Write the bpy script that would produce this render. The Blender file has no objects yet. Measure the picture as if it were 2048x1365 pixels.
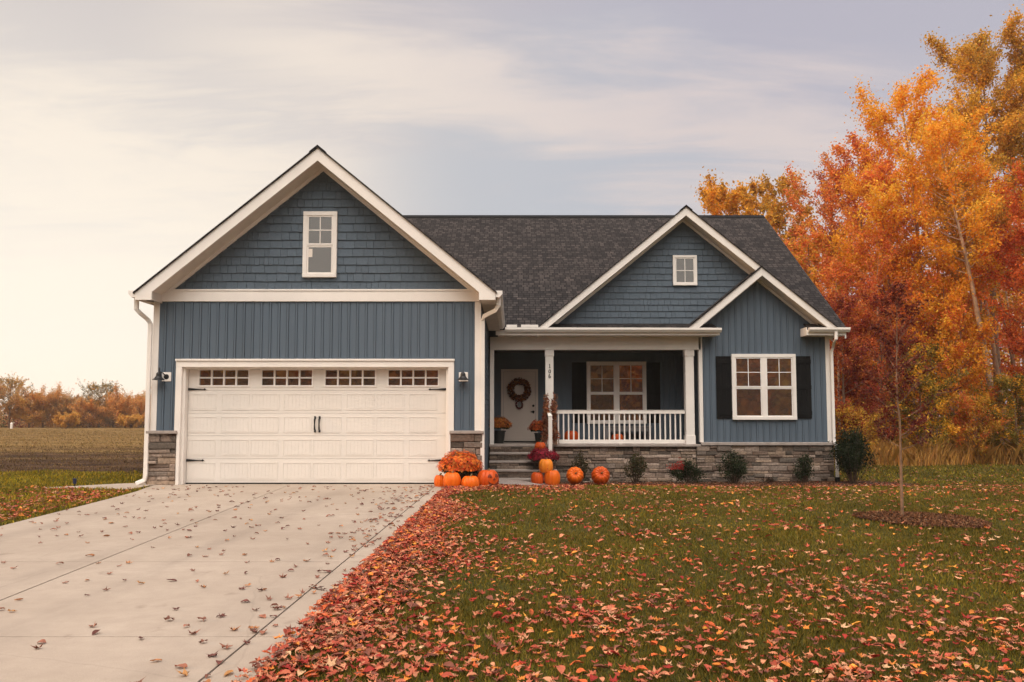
import bpy, bmesh, math, random
import numpy as np
from mathutils import Vector, Matrix
R = math.radians
S = bpy.context.scene
COL = S.collection
random.seed(7)

# ------------------------------------------------------------------ camera
TILT, FPX, SH, EYE = R(4.0), 1593.0, 41.0, 1.25
cam = bpy.data.cameras.new('camera')
cam.lens = FPX / 2048 * 36; cam.sensor_width = 36; cam.shift_y = SH / 2048
cam.clip_start = 0.1; cam.clip_end = 2000
camo = bpy.data.objects.new('camera', cam); COL.objects.link(camo)
camo.location = (0, 0, EYE); camo.rotation_euler = (R(90) + TILT, 0, 0)
S.camera = camo

# ------------------------------------------------------------------ sky, sun, exposure
SUN_AZ, SUN_EL = -99.0, 18.0          # degrees from +Y (view direction) towards +X
EXPOSURE = 0.0
HAZE = 0.0007
SKY_STRENGTH = 0.10
def sun_dir():
    a, e = R(SUN_AZ), R(SUN_EL)
    return Vector((math.sin(a) * math.cos(e), math.cos(a) * math.cos(e), math.sin(e)))
sl = bpy.data.lights.new('sun', 'SUN'); sl.energy = 1.5; sl.angle = R(12); sl.color = (1.0, 0.62, 0.30)
so = bpy.data.objects.new('sun', sl); COL.objects.link(so)
so.rotation_euler = sun_dir().to_track_quat('Z', 'Y').to_euler()
so.location = (-40, -5, 20)

W = bpy.data.worlds.new("World"); S.world = W; W.use_nodes = True
wt = W.node_tree; wt.nodes.clear()
def wn(t, **k):
    n = wt.nodes.new(t)
    for a, b in k.items(): setattr(n, a, b)
    return n
def wl(a, b): wt.links.new(a, b)
def wmath(op, a, b=None, c=None, clamp=False):
    n = wn('ShaderNodeMath', operation=op); n.use_clamp = clamp
    for i, v in enumerate((a, b, c)):
        if v is None: continue
        if isinstance(v, (int, float)): n.inputs[i].default_value = v
        else: wl(v, n.inputs[i])
    return n.outputs[0]
def wmix(f, a, b, bt='MIX'):
    n = wn('ShaderNodeMix', data_type='RGBA', blend_type=bt)
    for s, v in ((0, f), (6, a), (7, b)):
        if isinstance(v, (int, float)): n.inputs[s].default_value = v
        elif isinstance(v, tuple): n.inputs[s].default_value = (*v, 1)
        else: wl(v, n.inputs[s])
    return n.outputs[2]
def wmap(v, a, b, c=0.0, d=1.0, smooth=True):
    n = wn('ShaderNodeMapRange', interpolation_type='SMOOTHSTEP' if smooth else 'LINEAR')
    wl(v, n.inputs[0])
    for i, x in enumerate((a, b, c, d)): n.inputs[i + 1].default_value = x
    return n.outputs[0]
tc = wn('ShaderNodeTexCoord')
nrm = wn('ShaderNodeVectorMath', operation='NORMALIZE'); wl(tc.outputs['Generated'], nrm.inputs[0])
D_ = nrm.outputs[0]
sep = wn('ShaderNodeSeparateXYZ'); wl(D_, sep.inputs[0])
def wdot(az, el):
    n = wn('ShaderNodeVectorMath', operation='DOT_PRODUCT'); wl(D_, n.inputs[0])
    a, e = R(az), R(el)
    n.inputs[1].default_value = (math.sin(a) * math.cos(e), math.cos(a) * math.cos(e), math.sin(e))
    return n.outputs['Value']
sky = wn('ShaderNodeTexSky', sky_type='NISHITA', sun_disc=False, sun_elevation=R(SUN_EL), sun_rotation=R(SUN_AZ), dust_density=3.0)
zz = wmath('MAXIMUM', sep.outputs[2], 0.0)
den = wmath('ADD', zz, 0.16)
px_ = wmath('DIVIDE', sep.outputs[0], den); py_ = wmath('DIVIDE', sep.outputs[1], den)
cmb = wn('ShaderNodeCombineXYZ'); wl(px_, cmb.inputs[0]); wl(py_, cmb.inputs[1])
rotm = wn('ShaderNodeMapping'); wl(cmb.outputs[0], rotm.inputs[0])
rotm.inputs['Rotation'].default_value = (0, 0, R(-42)); rotm.inputs['Scale'].default_value = (0.42, 1.25, 1)
rotm.inputs['Location'].default_value = (0.35, 0.9, 0.0)
def wnoise(sc, det, rough, dist, vec):
    n = wn('ShaderNodeTexNoise'); wl(vec, n.inputs['Vector'])
    n.inputs['Scale'].default_value = sc; n.inputs['Detail'].default_value = det
    n.inputs['Roughness'].default_value = rough; n.inputs['Distortion'].default_value = dist
    return n.outputs[0]
n1 = wnoise(0.75, 7, 0.52, 0.5, rotm.outputs[0])
n2 = wnoise(2.6, 6, 0.6, 1.2, rotm.outputs[0])
cl = wmath('ADD', wmath('MULTIPLY', n1, 0.62), wmath('MULTIPLY', n2, 0.38))
cloud = wmap(cl, 0.44, 0.58)
glow = wdot(-44, 6)
g_wide = wmap(glow, 0.52, 1.0); g_near = wmap(glow, 0.74, 0.975)
lowz = wmap(sep.outputs[2], 0.04, 0.50, 1.0, 0.0)
# clear gaps between the clouds, then the veil of cloud, warmer towards the low sun
gap = wmix(g_wide, (5.4, 5.15, 5.9), (7.5, 6.8, 6.4))
gap = wmix(wmath('MULTIPLY', lowz, 0.55), gap, (6.0, 6.2, 6.7))
skyn = wmix(0.88, sky.outputs[0], gap)
cld = wmix(g_wide, (7.2, 6.3, 6.2), (9.7, 8.6, 7.3))
cld = wmix(wmath('MULTIPLY', lowz, 0.5), cld, (8.3, 7.3, 6.4))
def pdir(px, py):
    v = Vector(((px - 1024) / FPX, CT0 - (682.5 - py + SH) / FPX * ST0, ST0 + (682.5 - py + SH) / FPX * CT0)); return v.normalized()
CT0, ST0 = math.cos(TILT), math.sin(TILT)
def wdotv(v):
    n = wn('ShaderNodeVectorMath', operation='DOT_PRODUCT'); wl(D_, n.inputs[0]); n.inputs[1].default_value = v; return n.outputs['Value']
bn = pdir(560, 30).cross(pdir(1500, 290)).normalized()
wob = wmath('MULTIPLY', wmath('SUBTRACT', cl, 0.5), 0.85)
dbn = wmath('ADD', wdotv(bn), wob)
band = wmath('MULTIPLY', wmap(wmath('ABSOLUTE', dbn), 0.0, 0.15, 1.0, 0.0), wmap(wdotv(pdir(1150, 180)), 0.86, 0.97))
h1 = wmap(wmath('ADD', wdotv(pdir(1140, 400)), wmath('MULTIPLY', wob, 0.10)), 0.955, 1.0)
h2 = wmap(wmath('ADD', wdotv(pdir(1650, 90)), wmath('MULTIPLY', wob, 0.20)), 0.94, 1.0)
hole = wmath('MAXIMUM', wmath('MULTIPLY', h1, 0.95), wmath('MULTIPLY', h2, 0.75))
cloud = wmath('MULTIPLY', wmath('MULTIPLY', cloud, 0.9), wmath('SUBTRACT', 1.0, hole))
cloud = wmath('MAXIMUM', cloud, wmath('MULTIPLY', band, 0.95))
hole = wmath('MULTIPLY', hole, wmath('SUBTRACT', 1.0, band))
base = wmix(wmath('MULTIPLY', cloud, 0.92), skyn, cld)
base = wmix(wmath('MULTIPLY', wmath('MULTIPLY', h1, wmath('SUBTRACT', 1.0, band)), 0.5), base, (5.3, 5.75, 6.2))
base = wmix(wmath('MULTIPLY', g_near, wmath('MULTIPLY', lowz, 1.0)), base, (11.0, 10.0, 8.6))
gold = wmath('MULTIPLY', wmap(sep.outputs[2], 0.0, 0.10, 1.0, 0.0), wmap(glow, 0.5, 0.95))
base = wmix(wmath('MULTIPLY', gold, 0.55), base, (10.9, 9.7, 7.9))
# behind the viewer: low sky darkened, bright patch added above to light the facade
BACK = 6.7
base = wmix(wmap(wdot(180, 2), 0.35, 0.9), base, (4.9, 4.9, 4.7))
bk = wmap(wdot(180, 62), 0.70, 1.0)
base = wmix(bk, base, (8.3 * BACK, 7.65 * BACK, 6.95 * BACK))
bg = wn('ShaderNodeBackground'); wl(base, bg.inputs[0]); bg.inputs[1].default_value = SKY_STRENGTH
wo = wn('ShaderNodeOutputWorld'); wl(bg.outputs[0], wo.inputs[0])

S.view_settings.view_transform = 'Standard'; S.view_settings.look = 'None'
S.view_settings.gamma = 1; S.view_settings.use_curve_mapping = False
S.view_settings.exposure = EXPOSURE
S.render.engine = 'CYCLES'
S.cycles.max_bounces = 6; S.cycles.diffuse_bounces = 3; S.cycles.transparent_max_bounces = 4
S.cycles.use_denoising = True

# ------------------------------------------------------------------ measuring helpers
CT, ST = math.cos(TILT), math.sin(TILT)
def at(px, py, Y):
    u = (px - 1024) / FPX; v = (682.5 - py + SH) / FPX
    t = Y / (CT - v * ST)
    return u * t, EYE + (ST + v * CT) * t
def ax(px, py, Y): return at(px, py, Y)[0]
def az(py, Y): return at(1024, py, Y)[1]
def ag(px, py, z=0.0):
    u = (px - 1024) / FPX; v = (682.5 - py + SH) / FPX
    t = (z - EYE) / (ST + v * CT)
    return u * t, (CT - v * ST) * t
def sst(a, b, x):
    x = np.clip((np.asarray(x, float) - a) / (b - a), 0, 1); return x * x * (3 - 2 * x)
GZ = -0.37
def H(x, y):
    x = np.asarray(x, float); y = np.asarray(y, float)
    drop = sst(14.0, 18.0, y) * sst(-1.6, 0.4, x)
    far = sst(95, 260, y) * -4.0 * sst(0, -20, x)
    rip = (np.sin(x * .55 + 1.3) * np.sin(y * .43 + .7) * .5 + np.sin(x * 1.7 + y * 1.1) * .2) * .03
    rip = rip * (1 - sst(-1.2, -0.6, -np.abs(x + 3.6) / 3.0) * (y < 16))
    fld = np.sin(y * 1.3 + x * .15) * .015 * sst(18, 24, y) * sst(-6, -9, x)
    return GZ * drop + far + rip + fld

# ------------------------------------------------------------------ materials
def mat(name):
    m = bpy.data.materials.new(name); m.use_nodes = True
    nt = m.node_tree; b = nt.nodes['Principled BSDF']
    return m, nt, b
def N(nt, t, ins=None, **k):
    n = nt.nodes.new(t)
    for a, b in k.items(): setattr(n, a, b)
    for a, b in (ins or {}).items():
        if hasattr(b, 'is_output'): nt.links.new(b, n.inputs[a])
        else: n.inputs[a].default_value = b
    return n
def coords(nt, which='Object', scale=(1, 1, 1), rot=(0, 0, 0)):
    t = nt.nodes.new('ShaderNodeTexCoord')
    mp = N(nt, 'ShaderNodeMapping', {'Vector': t.outputs[which], 'Scale': scale, 'Rotation': rot})
    return mp.outputs[0]
def noise(nt, vec, sc, det=5, rough=.6, dist=0.0):
    return N(nt, 'ShaderNodeTexNoise', {'Vector': vec, 'Scale': sc, 'Detail': det, 'Roughness': rough, 'Distortion': dist}).outputs[0]
def mixc(nt, f, a, b, bt='MIX'):
    n = nt.nodes.new('ShaderNodeMix'); n.data_type = 'RGBA'; n.blend_type = bt
    for s, v in ((0, f), (6, a), (7, b)):
        if isinstance(v, (int, float)): n.inputs[s].default_value = v
        elif isinstance(v, tuple): n.inputs[s].default_value = (*v, 1)
        else: nt.links.new(v, n.inputs[s])
    return n.outputs[2]
def mrange(nt, v, a, b, c=0., d=1.):
    n = N(nt, 'ShaderNodeMapRange', {0: v, 1: a, 2: b, 3: c, 4: d}); return n.outputs[0]
def bump(nt, b, h, strength=.3, dist=.01):
    n = N(nt, 'ShaderNodeBump', {'Height': h, 'Strength': strength, 'Distance': dist})
    nt.links.new(n.outputs[0], b.inputs['Normal']); return n
def simple(name, c, rough=.6, var=.12, nsc=6, bsc=None, bs=.15, metal=0, spec=.4, streak=False):
    m, nt, b = mat(name)
    v = coords(nt, scale=(1, 1, .12) if streak else (1, 1, 1))
    f = noise(nt, v, nsc)
    lo = tuple(x * (1 - var) for x in c); hi = tuple(min(1, x * (1 + var)) for x in c)
    nt.links.new(mixc(nt, mrange(nt, f, .3, .7), lo, hi), b.inputs['Base Color'])
    b.inputs['Roughness'].default_value = rough; b.inputs['Metallic'].default_value = metal
    b.inputs['Specular IOR Level'].default_value = spec
    if bsc: bump(nt, b, noise(nt, coords(nt), bsc, 3), bs, .004)
    return m
M = {}
M['blue'] = simple('blue_siding', (.088, .118, .152), .55, .10, 1.3, 60, .12, streak=True)
M['blue_dark'] = M['blue']
M['white'] = simple('white_trim', (.80, .745, .69), .5, .05, 2.0, 40, .05)
M['soffit'] = simple('soffit_vinyl', (.64, .56, .48), .6, .08, 3.0, 30, .1)
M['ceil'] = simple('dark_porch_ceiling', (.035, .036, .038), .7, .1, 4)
M['black'] = simple('black_paint', (.006, .006, .0065), .6, .15, 8, 50, .1, spec=.12)
M['metal'] = simple('dark_iron', (.018, .018, .02), .4, .2, 20, metal=.3)
M['pot'] = simple('black_plastic_pot', (.015, .017, .016), .35, .2, 10)
M['door'] = simple('cream_door_paint', (.56, .48, .42), .45, .04, 2)
M['slab'] = simple('porch_concrete', (.33, .28, .25), .85, .2, 5, 60, .3)
M['stemp'] = simple('pumpkin_stem', (.16, .12, .05), .8, .3, 30, 60, .3)
M['bark'] = simple('bark', (.22, .13, .08), .9, .45, 9, 30, .6)
M['bark_pale'] = simple('pale_bark', (.46, .31, .20), .85, .35, 6, 24, .5)
M['dark_bark'] = simple('dark_bark', (.09, .055, .035), .9, .4, 9, 30, .5)
M['ribbon'] = simple('dark_ribbon', (.012, .022, .02), .6, .1, 8)
M['bench'] = simple('grey_bench_paint', (.16, .16, .17), .6, .2, 8)
M['cavity'] = simple('pumpkin_flesh_dark', (.16, .025, .006), .8, .3, 30)
M['paper'] = simple('paper', (.75, .66, .58), .7, .05, 8)

def colmat(name, rough=.75, trans=.0, var=.25, nsc=40, spec=.25, bsc=None, bs=.3):
    m, nt, b = mat(name)
    a = N(nt, 'ShaderNodeAttribute'); a.attribute_name = 'Col'
    f = noise(nt, coords(nt), nsc, 3)
    c = mixc(nt, 1.0, a.outputs['Color'], mixc(nt, mrange(nt, f, .3, .7), (1 - var,) * 3, (1 + var,) * 3), 'MULTIPLY')
    nt.links.new(c, b.inputs['Base Color']); b.inputs['Roughness'].default_value = rough
    b.inputs['Specular IOR Level'].default_value = spec
    if bsc: bump(nt, b, noise(nt, coords(nt), bsc, 4), bs, .01)
    if trans:
        tr = N(nt, 'ShaderNodeBsdfTranslucent', {'Color': c})
        mx = N(nt, 'ShaderNodeMixShader', {0: trans, 1: b.outputs[0], 2: tr.outputs[0]})
        nt.links.new(mx.outputs[0], nt.nodes['Material Output'].inputs[0])
    return m
M['leaf'] = colmat('autumn_leaf', .6, .48, .1, 3)
M['fallen'] = colmat('fallen_leaf', .7, .12, .42, 45)
M['grass'] = colmat('grass_blade', .6, .25, .2, 2)
M['shake'] = colmat('blue_shake', .65, 0, .10, 25, bsc=90, bs=.2)
M['stone'] = colmat('ledge_stone', .85, 0, .35, 22, bsc=35, bs=.8)
M['petal'] = colmat('petal', .6, .2, .1, 30)
M['mulchm'] = colmat('mulch_chip', .9, 0, .3, 30)

# roof shingles (UV in metres: u along the eave, v up the slope)
m, nt, b = mat('asphalt_shingles')
uv = nt.nodes.new('ShaderNodeTexCoord').outputs['UV']
bk_ = N(nt, 'ShaderNodeTexBrick', {'Vector': uv, 'Color1': (.018, .016, .017, 1), 'Color2': (.062, .053, .052, 1), 'Mortar': (.006, .005, .005, 1),
        'Scale': 1.0, 'Mortar Size': .013, 'Mortar Smooth': .3, 'Bias': -.15, 'Brick Width': .145, 'Row Height': .125})
bk_.offset = .37; bk_.offset_frequency = 3
nb = noise(nt, uv, 2.2, 6, .65); nf = noise(nt, uv, 140, 2)
c = mixc(nt, mrange(nt, nb, .3, .7), (.75, .75, .75), (1.3, 1.25, 1.2))
c = mixc(nt, 1.0, bk_.outputs[0], c, 'MULTIPLY')
c = mixc(nt, 1.0, c, mixc(nt, mrange(nt, nf, .3, .7), (.6, .6, .6), (1.4, 1.4, 1.4)), 'MULTIPLY')
nt.links.new(c, b.inputs['Base Color']); b.inputs['Roughness'].default_value = .9
b.inputs['Specular IOR Level'].default_value = .2
sv = N(nt, 'ShaderNodeSeparateXYZ', {0: uv})
fr = N(nt, 'ShaderNodeMath', {0: sv.outputs[1], 1: 1 / .125}, operation='MULTIPLY')
fr = N(nt, 'ShaderNodeMath', {0: fr.outputs[0]}, operation='FRACT')
inv = N(nt, 'ShaderNodeMath', {0: 1.0, 1: fr.outputs[0]}, operation='SUBTRACT')
bump(nt, b, inv.outputs[0], .8, .02)
M['shingle'] = m

# glass: reflecting coated pane over a dark room
m, nt, b = mat('window_glass')
b.inputs['Base Color'].default_value = (.040, .020, .009, 1); b.inputs['Roughness'].default_value = .5
wv = noise(nt, coords(nt), 1.6, 2)
bp = N(nt, 'ShaderNodeBump', {'Height': wv, 'Strength': .03, 'Distance': .02})
gl = N(nt, 'ShaderNodeBsdfGlossy', {'Color': (.95, .92, .88, 1), 'Roughness': .02, 'Normal': bp.outputs[0]})
mx = N(nt, 'ShaderNodeMixShader', {0: .32, 1: b.outputs[0], 2: gl.outputs[0]})
nt.links.new(mx.outputs[0], nt.nodes['Material Output'].inputs[0]); M['glass'] = m

# garage door paint, faint wood-grain emboss
m, nt, b = mat('garage_door_paint')
v = coords(nt, scale=(1, 1, .05)); f = noise(nt, v, 30, 4)
f2 = noise(nt, coords(nt), 1.2, 3)
nt.links.new(mixc(nt, mrange(nt, f2, .3, .7), (.73, .68, .62), (.78, .725, .665)), b.inputs['Base Color'])
b.inputs['Roughness'].default_value = .45; bump(nt, b, f, .12, .003); M['gdoor'] = m

# concrete driveway
m, nt, b = mat('driveway_concrete')
v = coords(nt)
a1 = noise(nt, v, .55, 6, .6); a2 = noise(nt, v, 7, 6, .65); a3 = noise(nt, v, 160, 2)
vb = coords(nt, scale=(.5, 30, 1)); a4 = noise(nt, vb, 4.0, 3)
c = mixc(nt, mrange(nt, a1, .35, .65), (.325, .26, .205), (.42, .345, .28))
c = mixc(nt, mrange(nt, a2, .35, .75, 0, .35), c, (.25, .195, .155))
c = mixc(nt, 1.0, c, mixc(nt, mrange(nt, a3, .3, .7), (.86, .86, .86), (1.12, 1.12, 1.12)), 'MULTIPLY')
c = mixc(nt, mrange(nt, a4, .55, .75, 0, .22), c, (.27, .215, .17))
sxx = N(nt, 'ShaderNodeSeparateXYZ', {0: v}); tyre = None
for cx_ in (-5.25, -3.75, -2.9, -1.75):      # faint rubber and dirt tracks where cars roll in
    d_ = N(nt, 'ShaderNodeMath', {0: sxx.outputs[0], 1: cx_}, operation='SUBTRACT'); d_ = N(nt, 'ShaderNodeMath', {0: d_.outputs[0]}, operation='ABSOLUTE')
    q_ = mrange(nt, d_.outputs[0], .06, .22, 1, 0); tyre = q_ if tyre is None else N(nt, 'ShaderNodeMath', {0: tyre, 1: q_}, operation='ADD').outputs[0]
tm = N(nt, 'ShaderNodeMath', {0: tyre, 1: mrange(nt, noise(nt, coords(nt, scale=(2, .35, 1)), 1.5, 6, .7), .35, .7, 0, .34)}, operation='MULTIPLY'); tm.use_clamp = True
c = mixc(nt, tm.outputs[0], c, (.17, .135, .11))
sp = noise(nt, v, 2.7, 4, .55); c = mixc(nt, mrange(nt, sp, .66, .74, 0, .5), c, (.16, .115, .085))
cr = N(nt, 'ShaderNodeTexVoronoi', {'Vector': N(nt, 'ShaderNodeMixRGB', {0: .08, 1: v, 2: N(nt, 'ShaderNodeTexNoise', {'Vector': v, 'Scale': 3.0}).outputs[1]}).outputs[0], 'Scale': .42}, feature='DISTANCE_TO_EDGE')
c = mixc(nt, mrange(nt, cr.outputs['Distance'], .0, .003, .16, 0), c, (.10, .08, .065))
nt.links.new(c, b.inputs['Base Color']); b.inputs['Roughness'].default_value = .85
sm = N(nt, 'ShaderNodeMath', {0: a3, 1: a4}, operation='ADD'); bump(nt, b, sm.outputs[0], .35, .004); M['concrete'] = m

# gravel
m, nt, b = mat('pale_gravel')
vo = N(nt, 'ShaderNodeTexVoronoi', {'Vector': coords(nt), 'Scale': 32.0})
c = mixc(nt, mrange(nt, vo.outputs['Distance'], 0, .6), (.66, .55, .49), (.22, .17, .15))
c = mixc(nt, .45, c, mixc(nt, mrange(nt, noise(nt, coords(nt), 20, 3), .3, .7), (.58, .48, .43), (.38, .30, .26)))
nt.links.new(c, b.inputs['Base Color']); b.inputs['Roughness'].default_value = .9
bump(nt, b, vo.outputs['Distance'], 1.0, .02); M['gravel'] = m
M['mulch_soil'] = simple('mulch_soil', (.060, .026, .016), .95, .5, 25, 60, .9)

# ground: lawn near, ploughed strip and meadow far to the left, leaf litter under the wood
m, nt, b = mat('ground_soil_and_turf')
v = coords(nt); sx = N(nt, 'ShaderNodeSeparateXYZ', {0: v})
lw = mixc(nt, mrange(nt, noise(nt, v, .9, 6), .3, .7), (.055, .055, .012), (.10, .080, .018))
lw = mixc(nt, mrange(nt, noise(nt, v, 18, 6), .5, .8, 0, .8), lw, (.06, .04, .018))
st = coords(nt, scale=(.10, 1, 1)); ns = noise(nt, st, .55, 6, .62)
md = mixc(nt, mrange(nt, ns, .35, .62), (.22, .125, .045), (.30, .19, .065))
md = mixc(nt, mrange(nt, noise(nt, st, 5, 5), .35, .75, 0, .7), md, (.075, .044, .018))
so_ = mixc(nt, mrange(nt, noise(nt, coords(nt, scale=(.3, 1, 1)), 1.4, 6, .7), .42, .62), (.038, .020, .013), (.13, .072, .036))
ywob = N(nt, 'ShaderNodeMath', {0: sx.outputs[1], 1: N(nt, 'ShaderNodeMath', {0: ns, 1: 22.0}, operation='MULTIPLY').outputs[0]}, operation='ADD')
fs = mrange(nt, ywob.outputs[0], 36, 43)
field = mixc(nt, fs, so_, md)
yl = N(nt, 'ShaderNodeMath', {0: sx.outputs[1], 1: N(nt, 'ShaderNodeMath', {0: noise(nt, v, .35, 3), 1: 3.0}, operation='MULTIPLY').outputs[0]}, operation='ADD')
xl_ = mrange(nt, sx.outputs[0], -5, 2, 1, 0)
yfac = N(nt, 'ShaderNodeMath', {0: mrange(nt, yl.outputs[0], 18.0, 19.2), 1: xl_}, operation='MULTIPLY')
g = mixc(nt, yfac.outputs[0], lw, field)
lit = mixc(nt, mrange(nt, noise(nt, v, 9, 5), .35, .65), (.05, .022, .010), (.16, .07, .02))
wf = N(nt, 'ShaderNodeMath', {0: mrange(nt, sx.outputs[1], 26.5, 28.5), 1: mrange(nt, sx.outputs[0], 3, 8)}, operation='MULTIPLY')
g = mixc(nt, wf.outputs[0], g, lit)
nt.links.new(g, b.inputs['Base Color']); b.inputs['Roughness'].default_value = .95; b.inputs['Specular IOR Level'].default_value = .1
hs = N(nt, 'ShaderNodeMath', {0: noise(nt, v, 14, 6, .7), 1: noise(nt, coords(nt, scale=(.35, 1.6, 1)), 2.5, 5, .7)}, operation='ADD')
bump(nt, b, hs.outputs[0], .9, .08); M['ground'] = m

# pumpkin skins
def pumpkin_skin(name, c1, c2, rough=.38):
    m, nt, b = mat(name)
    v = coords(nt, scale=(1, 1, .4))
    c = mixc(nt, mrange(nt, noise(nt, v, 9, 5), .3, .7), c1, c2)
    c = mixc(nt, mrange(nt, noise(nt, coords(nt), 60, 3), .62, .8, 0, .6), c, tuple(x * .5 for x in c1))
    nt.links.new(c, b.inputs['Base Color']); b.inputs['Roughness'].default_value = rough; b.inputs['Specular IOR Level'].default_value = .22
    bump(nt, b, noise(nt, coords(nt), 45, 3), .12, .004); return m
M['pk'] = pumpkin_skin('pumpkin_skin', (.62, .095, .006), (.78, .155, .010))
M['pk_red'] = pumpkin_skin('deep_orange_pumpkin_skin', (.48, .060, .008), (.62, .095, .010))
M['pk_pale'] = pumpkin_skin('pale_orange_pumpkin_skin', (.78, .18, .012), (.84, .28, .03))

# ------------------------------------------------------------------ builders
def tag(o, label=None, cat=None, group=None, kind=None):
    if label: o['label'] = label
    if cat: o['category'] = cat
    if group: o['group'] = group
    if kind: o['kind'] = kind
    return o
def empty(name, loc, label=None, cat=None, group=None, rz=0):
    o = bpy.data.objects.new(name, None); COL.objects.link(o)
    o.location = loc; o.rotation_euler = (0, 0, rz); o.empty_display_size = .2
    return tag(o, label, cat, group)
def link(name, me, parent=None, world=False):
    o = bpy.data.objects.new(name, me); COL.objects.link(o)
    if parent:
        o.parent = parent
        if world:                        # vertices are in world space
            p = parent; L = Vector((0, 0, 0))
            while p: L += p.location if not p.get('_w') else Vector((0, 0, 0)); p = p.parent
            o.matrix_parent_inverse = Matrix.Translation(-L) if not parent.get('_w') else Matrix()
        o['_w'] = world
        if not world: del o['_w']
    return o
class MB:
    def __init__(s): s.v = []; s.f = []; s.c = []; s.cur = (1, 1, 1)
    def add(s, vs, fs):
        n = len(s.v); s.v += [tuple(p) for p in vs]; s.f += [tuple(i + n for i in f) for f in fs]
        s.c += [s.cur] * len(vs)
    def box(s, x0, x1, y0, y1, z0, z1):
        vs = [(x, y, z) for z in (z0, z1) for y in (y0, y1) for x in (x0, x1)]
        s.add(vs, [(0, 2, 3, 1), (4, 5, 7, 6), (0, 1, 5, 4), (2, 6, 7, 3), (0, 4, 6, 2), (1, 3, 7, 5)])
    def poly(s, pts): s.add(pts, [tuple(range(len(pts)))])
    def ext(s, front, back):
        n = len(front)
        s.add(list(front) + list(back), [tuple(range(n)), tuple(range(2 * n - 1, n - 1, -1))] + [(i, i + n, (i + 1) % n + n, (i + 1) % n) for i in range(n)])
    def prism(s, fr, poly, d0, d1):      # poly in (a,z), depth d towards the viewer; d0 back, d1 front (number or function of a,z)
        g = lambda d, a, z: d(a, z) if callable(d) else d
        s.ext([fr(a, z, g(d1, a, z)) for a, z in poly], [fr(a, z, g(d0, a, z)) for a, z in poly])
    def tube(s, pts, rad, n=8, cap=True):
        pts = [Vector(p) for p in pts]; k = len(pts)
        if isinstance(rad, (int, float)): rad = [rad] * k
        vs = []; up = None
        for i, p in enumerate(pts):
            d = (pts[min(i + 1, k - 1)] - pts[max(i - 1, 0)]).normalized()
            if up is None: up = d.orthogonal().normalized()
            up = (up - d * up.dot(d)).normalized(); w = d.cross(up)
            for j in range(n):
                t = 2 * math.pi * j / n; vs.append(p + (up * math.cos(t) + w * math.sin(t)) * rad[i])
        fs = [(i * n + j, i * n + (j + 1) % n, (i + 1) * n + (j + 1) % n, (i + 1) * n + j) for i in range(k - 1) for j in range(n)]
        if cap: fs += [tuple(range(n - 1, -1, -1)), tuple(range((k - 1) * n, k * n))]
        s.add(vs, fs)
    def rtube(s, pts, w, d):             # rectangular section, width along X or Y kept level
        k = len(pts); vs = []
        for i, p in enumerate(pts):
            p = Vector(p); dr = (Vector(pts[min(i + 1, k - 1)]) - Vector(pts[max(i - 1, 0)])).normalized()
            side = Vector((0, 1, 0)); n2 = side.cross(dr).normalized()
            for a, b_ in ((-1, -1), (1, -1), (1, 1), (-1, 1)): vs.append(p + n2 * w / 2 * a + side * d / 2 * b_)
        fs = [(i * 4 + j, i * 4 + (j + 1) % 4, (i + 1) * 4 + (j + 1) % 4, (i + 1) * 4 + j) for i in range(k - 1) for j in range(4)]
        s.add(vs, fs + [(3, 2, 1, 0), (4 * k - 4, 4 * k - 3, 4 * k - 2, 4 * k - 1)])
    def lathe(s, prof, c=(0, 0, 0), n=24, axis='z'):
        vs = []
        for r, h in prof:
            for j in range(n):
                t = 2 * math.pi * j / n
                p = (r * math.cos(t), r * math.sin(t), h) if axis == 'z' else (r * math.cos(t), -h, r * math.sin(t))
                vs.append((p[0] + c[0], p[1] + c[1], p[2] + c[2]))
        fs = [(i * n + j, i * n + (j + 1) % n, (i + 1) * n + (j + 1) % n, (i + 1) * n + j) for i in range(len(prof) - 1) for j in range(n)]
        s.add(vs, fs)
    def mesh(s, name, m, smooth=False, bevel=0, recalc=True):
        me = bpy.data.meshes.new(name); me.from_pydata(s.v, [], s.f)
        at_ = me.color_attributes.new('Col', 'FLOAT_COLOR', 'POINT')
        at_.data.foreach_set('color', np.array([(*c, 1) for c in s.c], np.float32).ravel())
        if recalc or bevel:
            bm = bmesh.new(); bm.from_mesh(me)
            if bevel:
                es = [e for e in bm.edges if len(e.link_faces) == 2 and e.calc_face_angle(0) > .6]
                bmesh.ops.bevel(bm, geom=es, offset=bevel, segments=1, affect='EDGES', clamp_overlap=True)
            bmesh.ops.recalc_face_normals(bm, faces=bm.faces); bm.to_mesh(me); bm.free()
        me.materials.append(M[m] if isinstance(m, str) else m)
        if smooth: me.polygons.foreach_set('use_smooth', [True] * len(me.polygons))
        me.update(); return me
    def obj(s, name, m, parent=None, world=True, smooth=False, bevel=0, label=None):
        o = link(name, s.mesh(name, m, smooth, bevel), parent, world)
        if label: o['label'] = label
        return o
def npmesh(name, V, F, C, m, smooth=False):
    me = bpy.data.meshes.new(name); V = np.asarray(V, np.float32); F = np.asarray(F, np.int32); k = F.shape[1]
    me.vertices.add(len(V)); me.vertices.foreach_set('co', V.ravel())
    me.loops.add(F.size); me.loops.foreach_set('vertex_index', F.ravel())
    me.polygons.add(len(F)); me.polygons.foreach_set('loop_start', np.arange(0, F.size, k, dtype=np.int32))
    me.update(calc_edges=True)
    if C is not None:
        a = me.color_attributes.new('Col', 'FLOAT_COLOR', 'POINT')
        cc = np.ones((len(V), 4), np.float32); cc[:, :3] = C; a.data.foreach_set('color', cc.ravel())
    me.materials.append(M[m])
    if smooth: me.polygons.foreach_set('use_smooth', np.ones(len(F), bool))
    return me
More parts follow.
